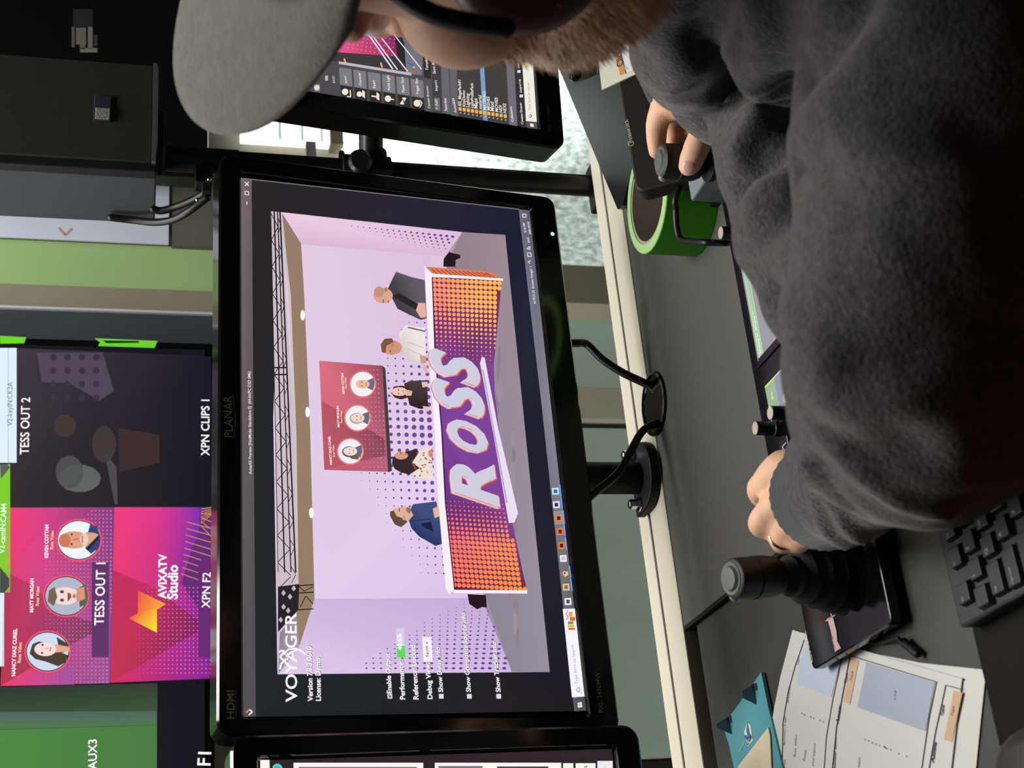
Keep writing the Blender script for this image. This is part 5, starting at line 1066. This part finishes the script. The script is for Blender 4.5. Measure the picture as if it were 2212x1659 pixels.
build('cap_button', MB().ell(hp(0, -.006, .130), (.008, .008, .004), HR, 14, 8), CAPM_, cap, smooth=60)
# ------------------------------------------------------------------ headset worn over the left ear
dE = (hp(.098, -.01, -.01)-CAM).dot(f_)
pc = at_d(1140, -82, dE); ea = (Lh*.9 - f_*.5).normalized()
band = [hp(.092, -.02, .02), hp(.095, -.02, .08), hp(.06, -.015, .135), hp(0, -.012, .150), hp(-.06, -.015, .135), hp(-.095, -.02, .08), hp(-.092, -.02, .02)]
hpn = build('headset', MB().tube(smoothpath(band, [.007]*7)[0], .0065, 12), BLACK, per, smooth=60)
build('ear_cup', MB().lathe(pc-ea*.014, ea, [(0, .034), (.004, .0375), (.012, .038), (.017, .036), (.021, .030), (.0225, .018), (.023, .004)], 40), mat('cup_maroon', (52, 22, 25), .45, .4), hpn, smooth=40)
build('ear_cushion', MB().lathe(pc-ea*.030, ea, [(0, .026), (.004, .034), (.012, .036), (.016, .034)], 36), MATTE, hpn, smooth=40)
P_, R_ = PD([(x, y, dE-.012, .0048) for x, y in ((845, -30), (882, 0), (930, 28), (985, 44), (1040, 54), (1092, 60))])
build('microphone_boom', MB().tube(*smoothpath(P_, R_), 14), MATTE, hpn, smooth=60)
build('ear_cup', MB().lathe(hp(-.085, -.01, -.01), -Lh, [(0, .034), (.006, .038), (.02, .036), (.024, .02)], 32), bpy.data.materials['cup_maroon'], hpn, smooth=40)
# ------------------------------------------------------------------ beard and short hair: tapering strands rooted in the skin
def strands(name, sel, ln, m, per_v):
    vs = []; fs = []; base = root_loc(per)
    for v in body.data.vertices:
        p = v.co+base; q = p-HC; l, g_, u_ = q.dot(Lh), q.dot(G), q.dot(Uh)
        w_ = sel(l, g_, u_)
        if w_ <= 0 or q.length > .19: continue
        nn = v.normal
        for _ in range(per_v):
            if random.random() > w_: continue
            d = (nn*.75 - Uh*.75 + G*.28 + Vector((random.uniform(-.4, .4), random.uniform(-.4, .4), random.uniform(-.4, .4)))).normalized()
            L = ln*(.5+.7*random.random())*(.45+.55*w_); p0 = p+Vector((random.uniform(-1, 1), random.uniform(-1, 1), random.uniform(-1, 1)))*.0012
            s = d.cross(nn); s = (s if s.length > .05 else d.orthogonal()).normalized()*random.uniform(.00018, .00036)
            mid = p0+d*L*.55; tip = mid+(d-Uh*.5).normalized()*L*.5; o = len(vs)
            vs += [p0-nn*.001-s, p0-nn*.001+s, mid+s*.8, mid-s*.8, tip]; fs += [(o, o+1, o+2, o+3), (o+3, o+2, o+4)]
    mb = MB(); mb.v = vs; mb.f = fs
    me = bpy.data.meshes.new(name); me.from_pydata([tuple(p-base) for p in vs], [], fs); me.materials.append(m); o = bpy.data.objects.new(name, me); COL.objects.link(o); o.parent = per
    return o
def jaw(l, g_, u_):                            # cheek line falling from the ear to the mouth corner
    if g_ < -.045 or u_ > .01: return 0
    if g_ > .075 and u_ > -.05 and abs(l) < .026: return .0
    line = -.012 - .42*max(0, g_)
    return max(0, min(1, (line-u_)/.030)) if u_ > -.118 + max(0, .05-g_)*.5 else 0
strands('beard', jaw, .0135, mat('beard_brown', (205, 172, 150), .6, .3, noise_amt=.3, noise_scale=60), 5)
strands('hair', lambda l, g_, u_: 1 if (g_ < -.02 and -.07 < u_ < .05) else 0, .012, mat('hair_brown', (84, 64, 54), .6, .3), 2)
# ------------------------------------------------------------------ office chair under the operator
ch = thing('office_chair', 'black office chair that the person in the hoodie sits on', 'chair', (PV.x, PV.y, 0))
build('seat', MB().box((PV.x-.0, PV.y+.07, .385), (.46, .46, .07)), MATTE, ch, bevel=.03, segs=4)
build('backrest', MB().box((PV.x+.10, PV.y-.27, .72), (.42, .05, .46)), MATTE, ch, bevel=.02, segs=3)
build('back_support', MB().tube([Vector((PV.x+.03, PV.y-.10, .345)), Vector((PV.x+.10, PV.y-.30, .38)), Vector((PV.x+.10, PV.y-.30, .60))], .018, 12), BLACK, ch, smooth=60)
build('column', MB().tube([Vector((PV.x, PV.y+.05, .09)), Vector((PV.x, PV.y+.05, .36))], .025, 16, cap=False), METAL, ch, smooth=50)
for k in range(5):
    q = 2*PI*k/5+.3; e_ = Vector((PV.x+.27*math.cos(q), PV.y+.05+.27*math.sin(q), .068))
    build('base_leg', MB().tube([Vector((PV.x, PV.y+.05, .10)), e_], [.02, .014], 12), BLACK, ch, smooth=60)
    build('caster', MB().lathe(e_+Vector((0, -.012, -.040)), (0, 1, 0), [(0, .027), (.024, .027)], 18), MATTE, ch, smooth=50)
